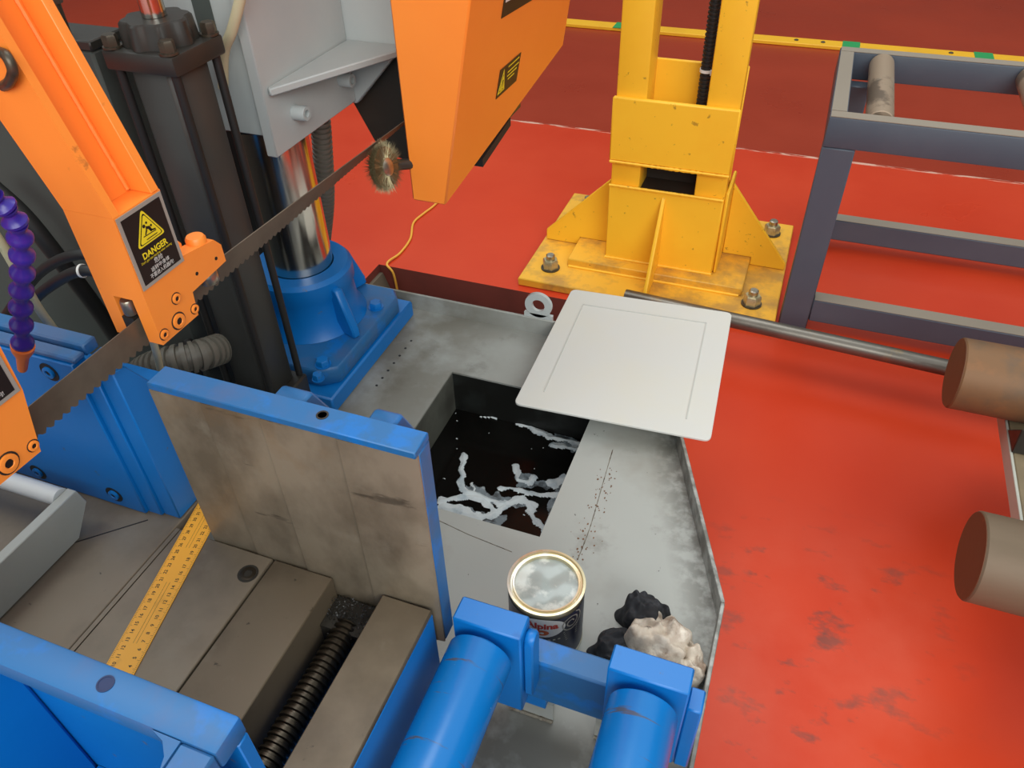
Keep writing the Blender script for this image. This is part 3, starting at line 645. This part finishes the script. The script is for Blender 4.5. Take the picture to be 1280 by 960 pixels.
# danger sign geometry shared by both guide arms (on a plane x = const)
def danger_sign(parent, x, y0, y1, z0, z1):
    w_, h_ = y1-y0, z1-z0; r = Vector((0, 1, 0)); u = Vector((0, 0, 1)); o = Vector((x, y0, z0))
    B = BM(); quad_sheet(B, o+Vector((.0003, 0, 0)), r, u, [(0, 0), (w_, 0), (w_, h_), (0, h_)], .0008); s = obj('danger_sign', B, BORDER, parent); tag(s, 'black danger sign with yellow triangle and silver border')
    e = .0042
    B = BM(); quad_sheet(B, o+Vector((.0012, 0, 0)), r, u, [(e, e), (w_-e, e), (w_-e, h_-e), (e, h_-e)], .0002); obj('black_field', B, INK, s)
    cx_, cz_ = w_*.50, h_*.69; R = h_*.262
    def tri(rad, off, m_, nm, rnd):
        pts = [Vector((cx_+rad*math.sin(k*2*math.pi/3)*.98, cz_-R*.13+rad*math.cos(k*2*math.pi/3), 0)) for k in range(3)]
        pts = rounded(pts, rad*rnd, 4); B = BM(); quad_sheet(B, o+Vector((off, 0, 0)), r, u, [(p.x, p.y) for p in pts], .0002); obj(nm, B, m_, s)
    tri(R*1.12, .0015, YINK, 'yellow_triangle', .22); tri(R*.95, .0018, INK, 'triangle_border', .2); tri(R*.86, .0021, YINK, 'triangle_field', .2)
    B = BM(); k = R
    def pl(pts): quad_sheet(B, o+Vector((.0024, 0, 0)), r, u, [(cx_+px*k, cz_-R*.13+py*k) for px, py in pts], .0002)
    pl([(-.30, -.34), (.42, -.34), (.42, -.30), (-.30, -.30)]); pl([(-.42, -.14), (.42, -.18), (.42, -.14), (-.42, -.10)])
    pl([(-.10, .28), (.12, .20), (.22, -.06), (.10, -.10), (-.02, .12), (-.16, .10)]); pl([(.10, .02), (.42, -.06), (.40, -.12), (.08, -.06)]); pl([(-.16, .12), (-.30, -.08), (-.24, -.10), (-.08, .08)])
    for hx_, hz_, hr in ((-.20, .33, .09), (.0, .42, .06), (.22, .18, .06)):
        pl([(hx_+hr*math.cos(t*math.pi/5), hz_+hr*math.sin(t*math.pi/5)) for t in range(10)])
    obj('pictogram', B, INK, s)
    B = BM(); put_text(B, 'DANGER', h_*.115, o+Vector((.0016, w_*.5, h_*.395)), r, u, bold=.0003, sx=.95)
    put_text(B, "Don't get into machine when running", h_*.046, o+Vector((.0016, w_*.5, h_*.328)), r, u, sx=.80); obj('yellow_lettering', B, YINK, s)
    B = BM(); put_text(B, '危险', h_*.078, o+Vector((.0016, w_*.5, h_*.262)), r, u)
    put_text(B, '运转中身体', h_*.068, o+Vector((.0016, w_*.5, h_*.180)), r, u)
    put_text(B, '不要进入机器内!', h_*.068, o+Vector((.0016, w_*.5, h_*.104)), r, u, sx=.88); obj('white_lettering', B, WINK, s)
    return s

def socket_x(parent, y, z, r, x):
    obj('counterbore', BM().lathe([(r*1.22, 0), (r*1.22, .0005), (r*1.12, .0005), (r*1.08, -.0003), (.0003, -.0003)], (x+.0001, y, z), 'X', 20), BLACK, parent)
    bh = obj('bolt_head', BM().socket((x+.0001, y, z), r, .0022, 'X'), ORANGE, parent)
    obj('hex_socket', BM().hexnut((x+.0011, y, z), r*.5, .0004, 'X'), INK, bh)

XF = -.60
ga = thing('blade_guide_arm', 'orange blade guide arm with full danger sign beside the black cylinder', 'guide arm', (-.63, .52, .89), 'blade guide arms')
# fork: two cheeks with the blade between them
gbk = BM(); gbk.prism([(.487, .892), (.547, .892), (.550, .921), (.613, .925), (.613, .947), (.604, .958), (.5535, .966), (.5535, 1.045), (.487, 1.045)], 0, -.619, XF)
gbk.prism([(.487, .895), (.552, .895), (.552, 1.045), (.487, 1.045)], 0, -.662, -.644); gbk.prism([(.487, .947), (.552, .947), (.552, 1.045), (.487, 1.045)], 0, -.644, -.619)
obj('guide_block', gbk, ORANGE, ga)
obj('guide_bearing', BM().lathe([(.0065, 0), (.0075, .002), (.0075, .016), (.0065, .018)], (-.632, .4905, .925)), ZINC, ga)
obj('guide_bearing', BM().lathe([(.010, 0), (.0115, .002), (.0115, .014), (.010, .016)], (-.6115, .590, .9075)), ZINC, ga)
obj('carbide_shoe', BM().box(-.6432, -.628, .486, .545, .90, .9215), DARKST, ga)
obj('clamp_boss', BM().lathe([(.0115, -.004), (.0115, .008), (.0095, .011)], (-.612, .590, .9575)), ORANGE, ga)
obj('clamp_boss', BM().lathe([(.009, 0), (.009, .006), (.007, .009)], (-.627, .570, .9585)), ORANGE, ga)
for px, r in (((220, 373), .0058), ((223, 401), .0086), ((243, 386), .0052), ((205, 418), .0056)):
    q = AX(*px, 0, XF); socket_x(ga, q.y, q.z, r, XF)
for px in ((270, 323), (246, 342)):
    q = AX(*px, 0, XF); obj('drill_hole', BM().cyl((XF-.0005, q.y, q.z), (XF+.0004, q.y, q.z), .0022, n=12), INK, ga)
def shear_prism(bm, xs, y0, y1, z0, z1, lean):
    """slab between xs=(x0,x1) at z0, leaning towards -x going up"""
    dx = -lean*(z1-z0)
    bm.loft([[Vector((xs[0], y0, z0)), Vector((xs[1], y0, z0)), Vector((xs[1], y1, z0)), Vector((xs[0], y1, z0))], [Vector((xs[2]+dx, y0, z1)), Vector((xs[1]+dx, y0, z1)), Vector((xs[1]+dx, y1, z1)), Vector((xs[2]+dx, y1, z1))]]); return bm
AT = 1.5205; LEAN = .27
def arm(parent, ya, yb, z0=1.0452):
    obj('near_flange', shear_prism(BM(), (-.662, XF, -.70), ya, ya+.009, z0, AT, LEAN), ORANGE, parent)
    obj('far_flange', shear_prism(BM(), (-.66, XF, -.70), yb-.011, yb, z0, AT, LEAN), ORANGE, parent, .0006)
    obj('web', shear_prism(BM(), (-.66, XF-.028, -.70), ya+.0093, yb-.0113, z0, AT, LEAN), ORANGE, parent)
    wl = BM(); n2 = 90
    for yy in (ya+.0115, yb-.0135):
        wl.tube([Vector((XF-.027-LEAN*(z0+.002+(AT-z0-.003)*i/n2-z0), yy, z0+.002+(AT-z0-.003)*i/n2)) for i in range(n2+1)], .003, 6, rf=lambda i: .0026+.0012*noise.noise((i*.9, yy*50, 0)))
    obj('weld_bead', wl, ORANGE, parent)
arm(ga, .487, .553)
danger_sign(ga, XF, .4885, .5525, .961, 1.0435)
obj('stop_pin', BM().tube(spline([AX(-3, 64, 1, .486), AX(8, 70, 1, .480), AX(16, 88, 1, .478), AX(12, 102, 1, .480), AX(4, 108, 1, .486)], 24), .0045), BLACKB, ga)

gb2 = thing('blade_guide_arm', 'orange blade guide arm behind the purple coolant hose, above the guide bar', 'guide arm', (-.63, .29, .89), 'blade guide arms')
gbk = BM(); gbk.prism([(.24, .895), (.316, .8925), (.330, .957), (.3335, 1.045), (.262, 1.045), (.262, .96), (.24, .95)], 0, -.619, XF)
gbk.prism([(.25, .895), (.325, .895), (.325, 1.045), (.262, 1.045)], 0, -.662, -.644); gbk.prism([(.262, .947), (.326, .947), (.326, 1.045), (.262, 1.045)], 0, -.644, -.619)
obj('guide_block', gbk, ORANGE, gb2)
obj('guide_bearing', BM().lathe([(.0085, 0), (.0095, .002), (.0095, .033), (.0085, .035)], (-.634, .323, .905)), BLACKB, gb2)
for px, r in (((41, 557), .0052), ((10, 579), .0092)):
    q = AX(*px, 0, XF); socket_x(gb2, q.y, q.z, r, XF)
arm(gb2, .263, .333)
danger_sign(gb2, XF, .264, .3275, .959, 1.0415)

# purple segmented coolant hose with orange nozzle
ch = thing('coolant_hose', 'purple segmented coolant hose with orange nozzle over the blue jaw', 'hose', tuple(AX(28, 462, 1, .40)))
pp = [AX(28, 462, 1, .40), AX(28.5, 432, 1, .40)]
dd = (pp[1]-pp[0]).normalized(); ll = (pp[1]-pp[0]).length
obj('nozzle', BM().lathe([(.0042, 0), (.0048, .002), (.0062, ll*.55), (.0105, ll*.85), (.0110, ll), (.008, ll+.001)], pp[0], dd, 24), NOZZLE, ch)
ctr = [AX(28.5, 432, 1, .40), AX(27, 410, 1, .40), AX(26, 388, 1, .40), AX(26.5, 367, 1, .399), AX(28, 345, 1, .398), AX(28, 323, 1, .397), AX(26, 301, 1, .395), AX(21, 280, 1, .392), AX(8, 261, 1, .388), AX(-8, 246, 1, .383), AX(-28, 236, 1, .377), AX(-55, 230, 1, .368)]
for k in range(len(ctr)-1):
    a, c = ctr[k], ctr[k+1]; d = (c-a).normalized(); l = (c-a).length
    obj('segment', BM().lathe([(.0080, 0), (.0104, l*.10), (.0106, l*.26), (.0092, l*.36), (.0064, l*.58), (.0060, l*.72), (.0082, l*.92), (.0082, l*1.0)], a, d, 20), PURPLE, ch)

# hoses and cables
def ribbed(name, pts, r, pitch, n, label, m_=HOSE, cat='hose'):
    sp = spline(pts, n); ac = [0]
    for i in range(1, n): ac.append(ac[-1]+(sp[i]-sp[i-1]).length)
    o = obj(name, BM().tube(sp, r, 20, rf=lambda i: r*(1.0 if (ac[i]/pitch) % 1 < .55 else .82)), m_); return tag(o, label, cat)
ribbed('corrugated_hose', [AX(396, 100, 1, 1.25)+Vector((0, 0, .1)), AX(398, 130, 1, 1.25), AX(404, 200, 1, 1.25), AX(406, 250, 1, 1.26), AX(402, 300, 1, 1.27), AX(396, 345, 1, 1.27)], .0205, .0105, 420, 'grey corrugated hose hanging upright behind the chrome column')
ribbed('corrugated_hose', [AX(135, 500, 1, .70), AX(165, 480, 1, .70), AX(185, 462, 1, .70), AX(215, 452, 1, .71), AX(250, 444, 1, .74), AX(275, 436, 1, .78)], .0265, .0115, 620, 'grey corrugated hose lying behind the blue jaw block')
tag(obj('cream_tube', BM().tube(spline([AX(312, -60, 1, .95), AX(300, 0, 1, .95), AX(290, 38, 1, .95), AX(280, 66, 1, .955), AX(279, 110, 1, .96)], 30), .0078), CREAM), 'cream plastic tube hanging beside the black cylinder cap', 'tube')
tag(obj('cream_tube', BM().tube(spline([AX(180, 392, 1, .64), AX(193, 432, 1, .64), AX(199, 455, 1, .645), AX(206, 492, 1, .66)], 24), .0052), CREAM), 'cream plastic tube hanging below the orange guide arm', 'tube')
tag(obj('cream_tube', BM().tube(spline([AX(-30, 260, 1, .58), AX(0, 302, 1, .58), AX(25, 345, 1, .585), AX(48, 385, 1, .59), AX(72, 418, 1, .60)], 30), .0062), CREAMD), 'aged cream tube slanting down behind the purple coolant hose', 'tube')
def blackhose(pts, r, label):
    tag(obj('black_hose', BM().tube(spline(pts, 40), r), RUBBER), label, 'hose')
blackhose([AX(-20, 225, 1, .75), AX(30, 270, 1, .75), AX(75, 325, 1, .76), AX(120, 385, 1, .78), AX(150, 430, 1, .80)], .014, 'thick black hose running diagonally before the dark grey cabinet')
blackhose([AX(-10, 420, 1, .68), AX(30, 363, 1, .68), AX(60, 333, 1, .68), AX(100, 318, 1, .68), AX(150, 324, 1, .70)], .008, 'thin black hose bending over the blue jaw cap, upper of two')
blackhose([AX(-10, 446, 1, .64), AX(35, 384, 1, .64), AX(65, 356, 1, .64), AX(105, 338, 1, .64), AX(150, 350, 1, .655)], .008, 'thin black hose bending over the blue jaw cap, lower of two')
def ziptie(px, y, r, ax, label):
    c = AX(*px, 1, y); B = BM(); B.lathe([(r, -.0018), (r+.0012, -.0018), (r+.0012, .0018), (r, .0018)], c, ax, 24, cap=False); tag(obj('cable_tie', B, WHITE), label, 'cable tie')
ziptie((47, 292), .755, .0142, AX(75, 325, 1, .76)-AX(30, 270, 1, .75), 'white cable tie around the thick black hose')
ziptie((103, 338.5), .64, .0084, AX(150, 350, 1, .655)-AX(75, 350, 1, .64), 'white cable tie around the lower thin black hose')
blackhose([AX(236, 428, 1, .82), AX(240, 445, 1, .80), AX(246, 470, 1, .80)], .012, 'short black hose end standing before the corrugated hose')

# ================================================================ roller unit
ro = thing('feed_roller_unit', 'blue twin feed rollers on a blue cross beam over the tray', 'roller unit', (-.11, .3, TZ))
obj('cross_beam', BM().box(-.252, .033, .4585, .493, .452, .54), BLUET, ro, .003)
for i, (cx_, x0, x1) in enumerate(((-.2125, -.250, -.168), (-.026, -.070, .017))):
    bk = obj('bearing_block', BM().box(x0, x1, .426, .458, .475, .637), BLUE, ro, .002)
    obj('roller', BM().lathe([(.020, -.15), (.0365, -.15), (.0375, -.148), (.0375, .4135), (.0365, .4155), (.020, .4155)], (cx_, 0, .5985), 'Y', 48), BLUER, ro)
    obj('shaft', BM().cyl((cx_, .4157, .5985), (cx_, .4258, .5985), .019), BLUE, bk)
obj('end_bracket', BM().box(.0175, .034, .43, .4583, .468, .60), BLUE, ro, .002)
obj('clamp_lug', BM().prism([(.432, .51), (.456, .51), (.456, .615), (.452, .624), (.444, .628), (.436, .624), (.432, .615)], 0, -.1675, -.156), BLUE, ro, .002)
obj('beam_stub', BM().box(-.215, -.150, .462, .492, .425, .4515), BLUE, ro, .001)
obj('beam_stub', BM().box(-.072, .02, .462, .492, .435, .4515), BLUE, ro, .001)
for x0, x1, ztop in ((-.205, -.142, .4245), (-.085, -.035, .4345)):
    obj('foot_tab', BM().box(x0, x1, .470, .476, TZ+.0006, ztop), GREYT, ro)
    wb = BM(); wb.tube([Vector((x0+(x1-x0)*i/20, .4685, TZ+.003)) for i in range(21)], .003, 6, rf=lambda i: .003+.0015*noise.noise((i*1.3, x0*9, 0))); obj('weld_bead', wb, WELD, ro)

# paint can
pc = P(683, 727, .505); cxn, cyn = pc.x, pc.y
can = thing('paint_can', 'open paint can with navy label and grey white paint, on the tray', 'paint can', (cxn, cyn, TZ))
R = .0535; zb, zt = TZ+.0006, .505
obj('tin', BM().lathe([(.0003, zb+.003), (R-.003, zb+.003), (R-.001, zb), (R, zb+.002), (R-.0012, zb+.005), (R-.0012, zt-.007), (R+.0006, zt-.003), (R+.0004, zt), (R-.003, zt+.0006), (R-.0042, zt-.003), (R-.0065, zt-.0035), (R-.0075, zt-.0010), (R-.0095, zt-.0012), (R-.0100, zt-.008), (R-.0100, zt-.012)], (cxn, cyn, 0), n=72, cap=False), CANM, can)
pt = BM(); rg = []
for r in [(.0003)]+[(R-.0098)*k/14 for k in range(1, 15)]:
    rg.append([Vector((cxn+r*math.cos(t), cyn+r*math.sin(t), zt-.0075+.0022*noise.noise((r*math.cos(t)*45, r*math.sin(t)*45, 2)))) for t in [2*math.pi*i/56 for i in range(56)]])
obj('paint', pt.loft(rg, cap=False), PAINT, can)
lb = obj('label_wrap', BM().lathe([(R-.0004, zb+.008), (R-.0004, zt-.012)], (cxn, cyn, 0), n=72, cap=False), CANL, can)
la = math.atan2(-cyn, -cxn)+.0     # direction towards the viewer
def on_can(bm, vs, fs, off, ang, z):
    """wrap flat (x, y) shapes round the can"""
    r = R-.0004+off
    bm.faces([Vector((cxn+r*math.cos(ang+v[0]/R), cyn+r*math.sin(ang+v[0]/R), z+v[1])) for v in vs], fs)
AN = math.atan2(-cyn, -cxn)-.10; ZL = zt-.0275
def disc(rx, ry, n=40, ox=0, oy=0, rings=6):
    vs = [(ox, oy)]; fs = []
    for k in range(1, rings+1):
        for i in range(n): vs.append((ox+rx*k/rings*math.cos(2*math.pi*i/n), oy+ry*k/rings*math.sin(2*math.pi*i/n)))
    for i in range(n): fs.append((0, 1+i, 1+(i+1) % n))
    for k in range(rings-1):
        for i in range(n): a = 1+k*n+i; c = 1+k*n+(i+1) % n; fs.append((a, c, c+n, a+n))
    return vs, fs
B = BM(); vs, fs = disc(.033, .021); on_can(B, vs, fs, .0003, AN, ZL-.004); obj('white_oval', B, CANW, lb)
B = BM(); vs, fs = text_geo('Alpina', .0175, bold=.0007); on_can(B, [(v.x, v.y) for v in vs], fs, .0007, AN, ZL+.001); obj('red_lettering', B, CANR, lb)
B = BM(); vs, fs = disc(.0095, .0062); on_can(B, vs, fs, .0006, AN, ZL-.0140); obj('orange_emblem', B, CANO, lb)
B = BM(); vs, fs = disc(.003, .002); on_can(B, vs, fs, .0009, AN, ZL-.0140); obj('emblem_eye', B, CANW, lb)
B = BM()
sc = [((.0009+.0013*k/8)*math.cos(k*.55)*4, (.0009+.0013*k/8)*math.sin(k*.55)*4) for k in range(26)]
for k in range(25):
    (xa, ya), (xb, yb) = sc[k], sc[k+1]; dx, dy = xb-xa, yb-ya; l = math.hypot(dx, dy); nx, ny = -dy/l*.0011, dx/l*.0011
    on_can(B, [(xa-nx+.043, ya-ny), (xb-nx+.043, yb-ny), (xb+nx+.043, yb+ny), (xa+nx+.043, ya+ny)], [(0, 1, 2, 3)], .0005, AN, ZL-.004)
for k in range(7): on_can(B, [(-.02+k*.007, 0), (-.0165+k*.007, 0), (-.0165+k*.007, .003), (-.02+k*.007, .003)], [(0, 1, 2, 3)], .0005, AN, ZL-.033)
for k in range(5): on_can(B, [(.030+k*.001, -k*.005), (.055, -k*.005+.002), (.055, -k*.005+.0032), (.030+k*.001, -k*.005+.0012)], [(0, 1, 2, 3)], .0005, AN, ZL-.022)
obj('silver_scroll', B, BORDER, lb)

# soiled cloth
def lump(c, rx, ry, h, seed, amp, fold, nu=110, nv=44, rot=0.0):
    B = BM(); rings = []
    for j in range(nv+1):
        ph = j/nv*math.pi*.5; row = []
        for i in range(nu):
            t = 2*math.pi*i/nu; d = Vector((math.cos(t)*math.cos(ph), math.sin(t)*math.cos(ph), math.sin(ph)))
            k = 1+.6*amp*noise.noise(d*1.5+Vector((seed, 0, 0)))+.30*fold*noise.noise(d*3.0+Vector((0, seed, 0)))-.10*fold*abs(noise.noise(Vector((d.x*3, d.y*5, d.z*3))+Vector((0, 0, seed))))
            x, y, z = d.x*rx*k, d.y*ry*k, d.z*h*k*(1+.3*noise.noise(d*3.3+Vector((seed*2, 1, 0))))
            x, y = x*math.cos(rot)-y*math.sin(rot), x*math.sin(rot)+y*math.cos(rot)
            fo_ = 1-2*abs(noise.noise(Vector(((x*.6+y*.8)*30+seed, (y*.6-x*.8)*12, seed)))); z *= .84+.22*fo_
            row.append(Vector((c[0]+x, c[1]+y, c[2]+max(0, z))))
        rings.append(row)
    return B.loft(rings)
rg_ = thing('cleaning_rag', 'crumpled black and white soiled rag beside the paint can', 'rag', (-.045, .59, TZ))
c0 = P(822, 806, TZ+.02)
obj('white_cloth', lump((c0.x, c0.y, TZ+.0005), .050, .052, .064, 3.1, .5, .35, rot=-.7), CLOTH, rg_)
c1 = P(772, 806, TZ+.015); obj('black_cloth', lump((c1.x, c1.y, TZ+.0005), .040, .028, .036, 8.4, .5, .2, rot=.6), CLOTHD, rg_)
c1 = P(806, 770, TZ+.02); obj('black_cloth', lump((c1.x, c1.y, TZ+.0005), .040, .032, .062, 5.2, .4, .2, rot=-.2), CLOTHD, rg_)
c1 = P(868, 832, TZ+.01); obj('white_cloth', lump((min(c1.x, .008), c1.y, TZ+.0005), .026, .036, .045, 6.6, .4, .3, rot=.9), CLOTH, rg_)

# ================================================================ yellow stand
y = thing('yellow_stand', 'yellow welded twin post stand bolted to the red floor', 'stand', (-.34, 2.3, 0))
obj('base_plate', BM().box(-.755, .052, 1.985, 2.61, .0005, .028), YELLOWD, y, .003)
obj('riser_plate', BM().box(-.625, -.062, 2.105, 2.46, .0285, .056), YELLOWD, y, .003)
YF = 2.155; YB = 2.27
obj('post', BM().box(-.512, -.422, YF+.012, YB, .0565, 1.9), YELLOW, y, .006, seg=2)
obj('post', BM().box(-.256, -.164, YF+.012, 2.205, .0565, 1.9), YELLOW, y, .006, seg=2)
obj('front_plate', BM().box(-.512, -.166, YF, YF+.0115, .0565, .312), YELLOW, y, .003)
obj('cross_plate', BM().box(-.518, -.160, YF-.004, YF+.0115, .392, .582), YELLOW, y, .004)
obj('back_plate', BM().box(-.512, -.166, YB+.0005, YB+.012, .0565, .66), YELLOW, y, .003)
obj('light_stop_plate', BM().box(-.4215, -.2565, YF+.0118, YB, .395, .405), YELLOW, y)  # unseen plate added to keep light out of the opening below
obj('recess_shade_plate', BM().box(-.4215, -.2565, YB-.004, YB-.0002, .057, .3945), INSIDE, y)  # dark plates added so the stand's opening looks shaded
obj('recess_shade_plate', BM().box(-.4215, -.2565, YF+.0118, YB-.0045, .295, .3005), INSIDE, y)
obj('side_plate', BM().box(-.1635, -.154, YF+.012, YB+.06, .0565, .33), YELLOW, y, .003)
def gus(a_, pts, axis, t_=.006): obj('gusset', BM().prism(pts, axis, a_-t_, a_+t_), YELLOW, y, .002)
gus(-.342, [(YF-.0005, .0565), (2.104, .0565), (2.104, .029), (2.0, .029), (2.0, .045), (YF-.0005, .296)], 0)
gus(2.255, [(-.5125, .0565), (-.6255, .0565), (-.6255, .029), (-.745, .029), (-.745, .066), (-.5125, .300)], 1)
gus(2.305, [(-.1535, .0565), (-.0615, .0565), (-.0615, .029), (.048, .029), (.048, .05), (-.1535, .300)], 1)
for x0, x1, yy, zz_ in ((-.512, -.166, YF-.002, .312), (-.512, -.166, YF-.002, .0585), (-.515, -.162, YF-.005, .390), (-.62, -.07, 2.103, .031)):
    wl = BM(); wl.tube([Vector((x0+(x1-x0)*i/60, yy, zz_)) for i in range(61)], .005, 6, rf=lambda i: .0045+.002*noise.noise((i*.9, zz_*30, 0))); obj('weld_bead', wl, YELLOW, y)
for px in ((688, 335), (939, 380), (964, 292), (735, 262)):
    q = P(*px, .028); nb = BM(); an = thing
    wa = obj('washer', BM().cyl(q+Vector((0, 0, .0003)), q+Vector((0, 0, .004)), .031), BLACKB, y)
    obj('nut', BM().hexnut(q+Vector((0, 0, .0042)), .0265, .030), BEIGEN, y)
    obj('anchor_stud', BM().lathe([(.0145, .034), (.0145, .049), (.011, .052)], q, n=20), ZINC, y)
ribbed('black_conduit', [(-.276, 2.225, .4055), (-.276, 2.225, .70), (-.278, 2.225, 1.1), (-.28, 2.225, 1.6)], .0165, .011, 900, 'black corrugated conduit running up inside the yellow stand', RUBBER, 'conduit')
B = BM(); B.lathe([(.0168, -.004), (.0185, -.004), (.0185, .004), (.0168, .004)], (-.276, 2.225, .655), cap=False); B.box(-.263, -.256, 2.205, 2.212, .648, .662); tag(obj('cable_tie', B, WHITE), 'white cable tie around the black conduit in the yellow stand', 'cable tie')

# ================================================================ roller table
rtb = thing('roller_table', 'graphite grey roller table with bare steel rollers', 'roller table', (.7, 2.3, 0))
TX0, TX1, TY0, TY1 = .062, 2.6, 2.035, 2.597
def rail(nm, x0, x1, y0, y1, z0, z1):
    o = obj(nm, BM().box(x0, x1, y0, y1, z0, z1-.002), GRAPH, rtb, .004, seg=2); return o
for nm, q in (('front_rail', (TX0, TX1, TY0, TY0+.042)), ('rear_rail', (TX0, TX1, TY1-.042, TY1)), ('end_rail', (TX0, TX0+.042, TY0+.0425, TY1-.0425)), ('end_rail', (TX1-.042, TX1, TY0+.0425, TY1-.0425))):
    r_ = rail(nm, *q, .558, BED+.001)
    obj('dusty_top', BM().box(q[0]+.003, q[1]-.003, q[2]+.002, q[3]-.002, BED-.0009, BED+.001), GRAPHT, r_)
for x0, x1, y0, y1 in ((TX0, TX0+.08, TY0, TY0+.05), (TX0+.0425, TX0+.105, TY1-.095, TY1-.045), (TX1-.08, TX1, TY0, TY0+.05), (TX1-.08, TX1, TY1-.05, TY1)):
    obj('leg', BM().box(x0, x1, y0, y1, 0.0005, .5575), GRAPH, rtb, .003)
for y0 in (TY0+.002, TY1-.052):
    o = obj('low_rail', BM().box(TX0+.0805, TX1-.0805, y0, y0+.048, .03, .103), GRAPH, rtb, .003)
    obj('dusty_top', BM().box(TX0+.083, TX1-.083, y0+.002, y0+.046, .1031, .1045), GRAPHT, o)
xr = .184
while xr < 2.5:
    r_ = obj('roller', BM().lathe([(.022, TY0+.055), (.0320, TY0+.055), (.034, TY0+.057), (.034, TY1-.057), (.0320, TY1-.055), (.022, TY1-.055)], (xr, 0, .610), 'Y', 32), ROLLST, rtb)
    obj('shaft', BM().cyl((xr, TY0+.0425, .612), (xr, TY0+.0548, .612), .012), ZINC, r_); obj('shaft', BM().cyl((xr, TY1-.0548, .612), (xr, TY1-.0425, .612), .012), ZINC, r_)
    xr += .385

# round bar, wood blocks, billets and their stand
tag(obj('round_bar', BM().cyl((-.375, 1.866, .115), (1.25, 1.765, .115), .0215, n=36), BARST), 'long thin round steel bar lying level between the cover and billets', 'steel bar')
for x, yy in ((-.30, 1.861), (1.1, 1.774)):
    tag(obj('wood_block', BM().box(x-.05, x+.05, yy-.05, yy+.05, .0005, .0932, rot=((x, yy, 0), 'Z', -.06)), WOOD, bev=.002), 'small wooden block propping the thin round bar '+('under the pale cover' if x < 0 else 'behind the billets'), 'wood block', 'blocks under the round bar')
BR = .0745; BZ = .355
def billet(x0, x1, yy, m_, label):
    t_ = thing('steel_billet', label, 'billet', ((x0+x1)/2, yy, BZ-BR), 'round billets on the low stand'); 
    obj('bar_body', BM().lathe([(BR-.002, x0+.0005), (BR, x0+.003), (BR, x1-.003), (BR-.002, x1-.0005)], (0, yy, BZ), 'X', 64), m_, t_)
    obj('sawn_end', BM().cyl((x0-.0005, yy, BZ), (x0+.0006, yy, BZ), BR-.0025, n=64), RUSTE, t_); obj('sawn_end', BM().cyl((x1-.0006, yy, BZ), (x1+.0005, yy, BZ), BR-.0025, n=64), RUSTE, t_)
billet(.405, 1.25, 1.462, RUST, 'orange brown rusty round steel billet nearer the roller table')
billet(.405, 1.25, .973, RUST2, 'smoother dull brown round steel billet away from the roller table')
sd_ = thing('billet_stand', 'low steel stand with dark wedges holding up the round billets', 'stand', (.8, 1.2, 0))
for x0 in (.53, 1.05):
    obj('cross_bar', BM().box(x0, x0+.09, .80, 1.64, .245, BZ-BR-.001), OLIVE, sd_, .002)
    obj('edge_strip', BM().box(x0-.006, x0-.0003, .80, 1.64, .245, BZ-BR-.001), GREYW, sd_, .001)
    for yy in (.973, 1.462):
        for s_ in (-1, 1): obj('stop_wedge', BM().prism([(yy+s_*.055, BZ-BR-.0005), (yy+s_*.125, BZ-BR-.0005), (yy+s_*.115, BZ-BR+.055)], 0, x0-.004, x0+.07), DARKST, sd_, .002)
for yy in (.86, 1.54):
    obj('long_rail', BM().box(.60, 1.2, yy, yy+.05, .19, .2445), GRAPH, sd_, .003)
    for x0 in (.86, 1.14): obj('leg', BM().box(x0, x0+.05, yy, yy+.05, .0005, .1895), GRAPH, sd_, .003)

# yellow cord on the floor
cp_ = [P(560, 240, 0), P(543, 258, 0), P(530, 268, 0), P(517, 280, 0), P(513, 300, 0), P(500, 318, 0), P(484, 331, 0)]
cpts = [Vector((p.x, p.y, .0045)) for p in cp_]+[Vector((-1.19, 1.945, -.03)), Vector((-1.18, 1.94, -.2))]
tag(obj('yellow_cord', BM().tube(spline(cpts, 60), .004, 8), CORD), 'thin yellow cord trailing over the red floor into the pit', 'cord')

for o in bpy.data.objects:
    if '_b' in o: del o['_b']
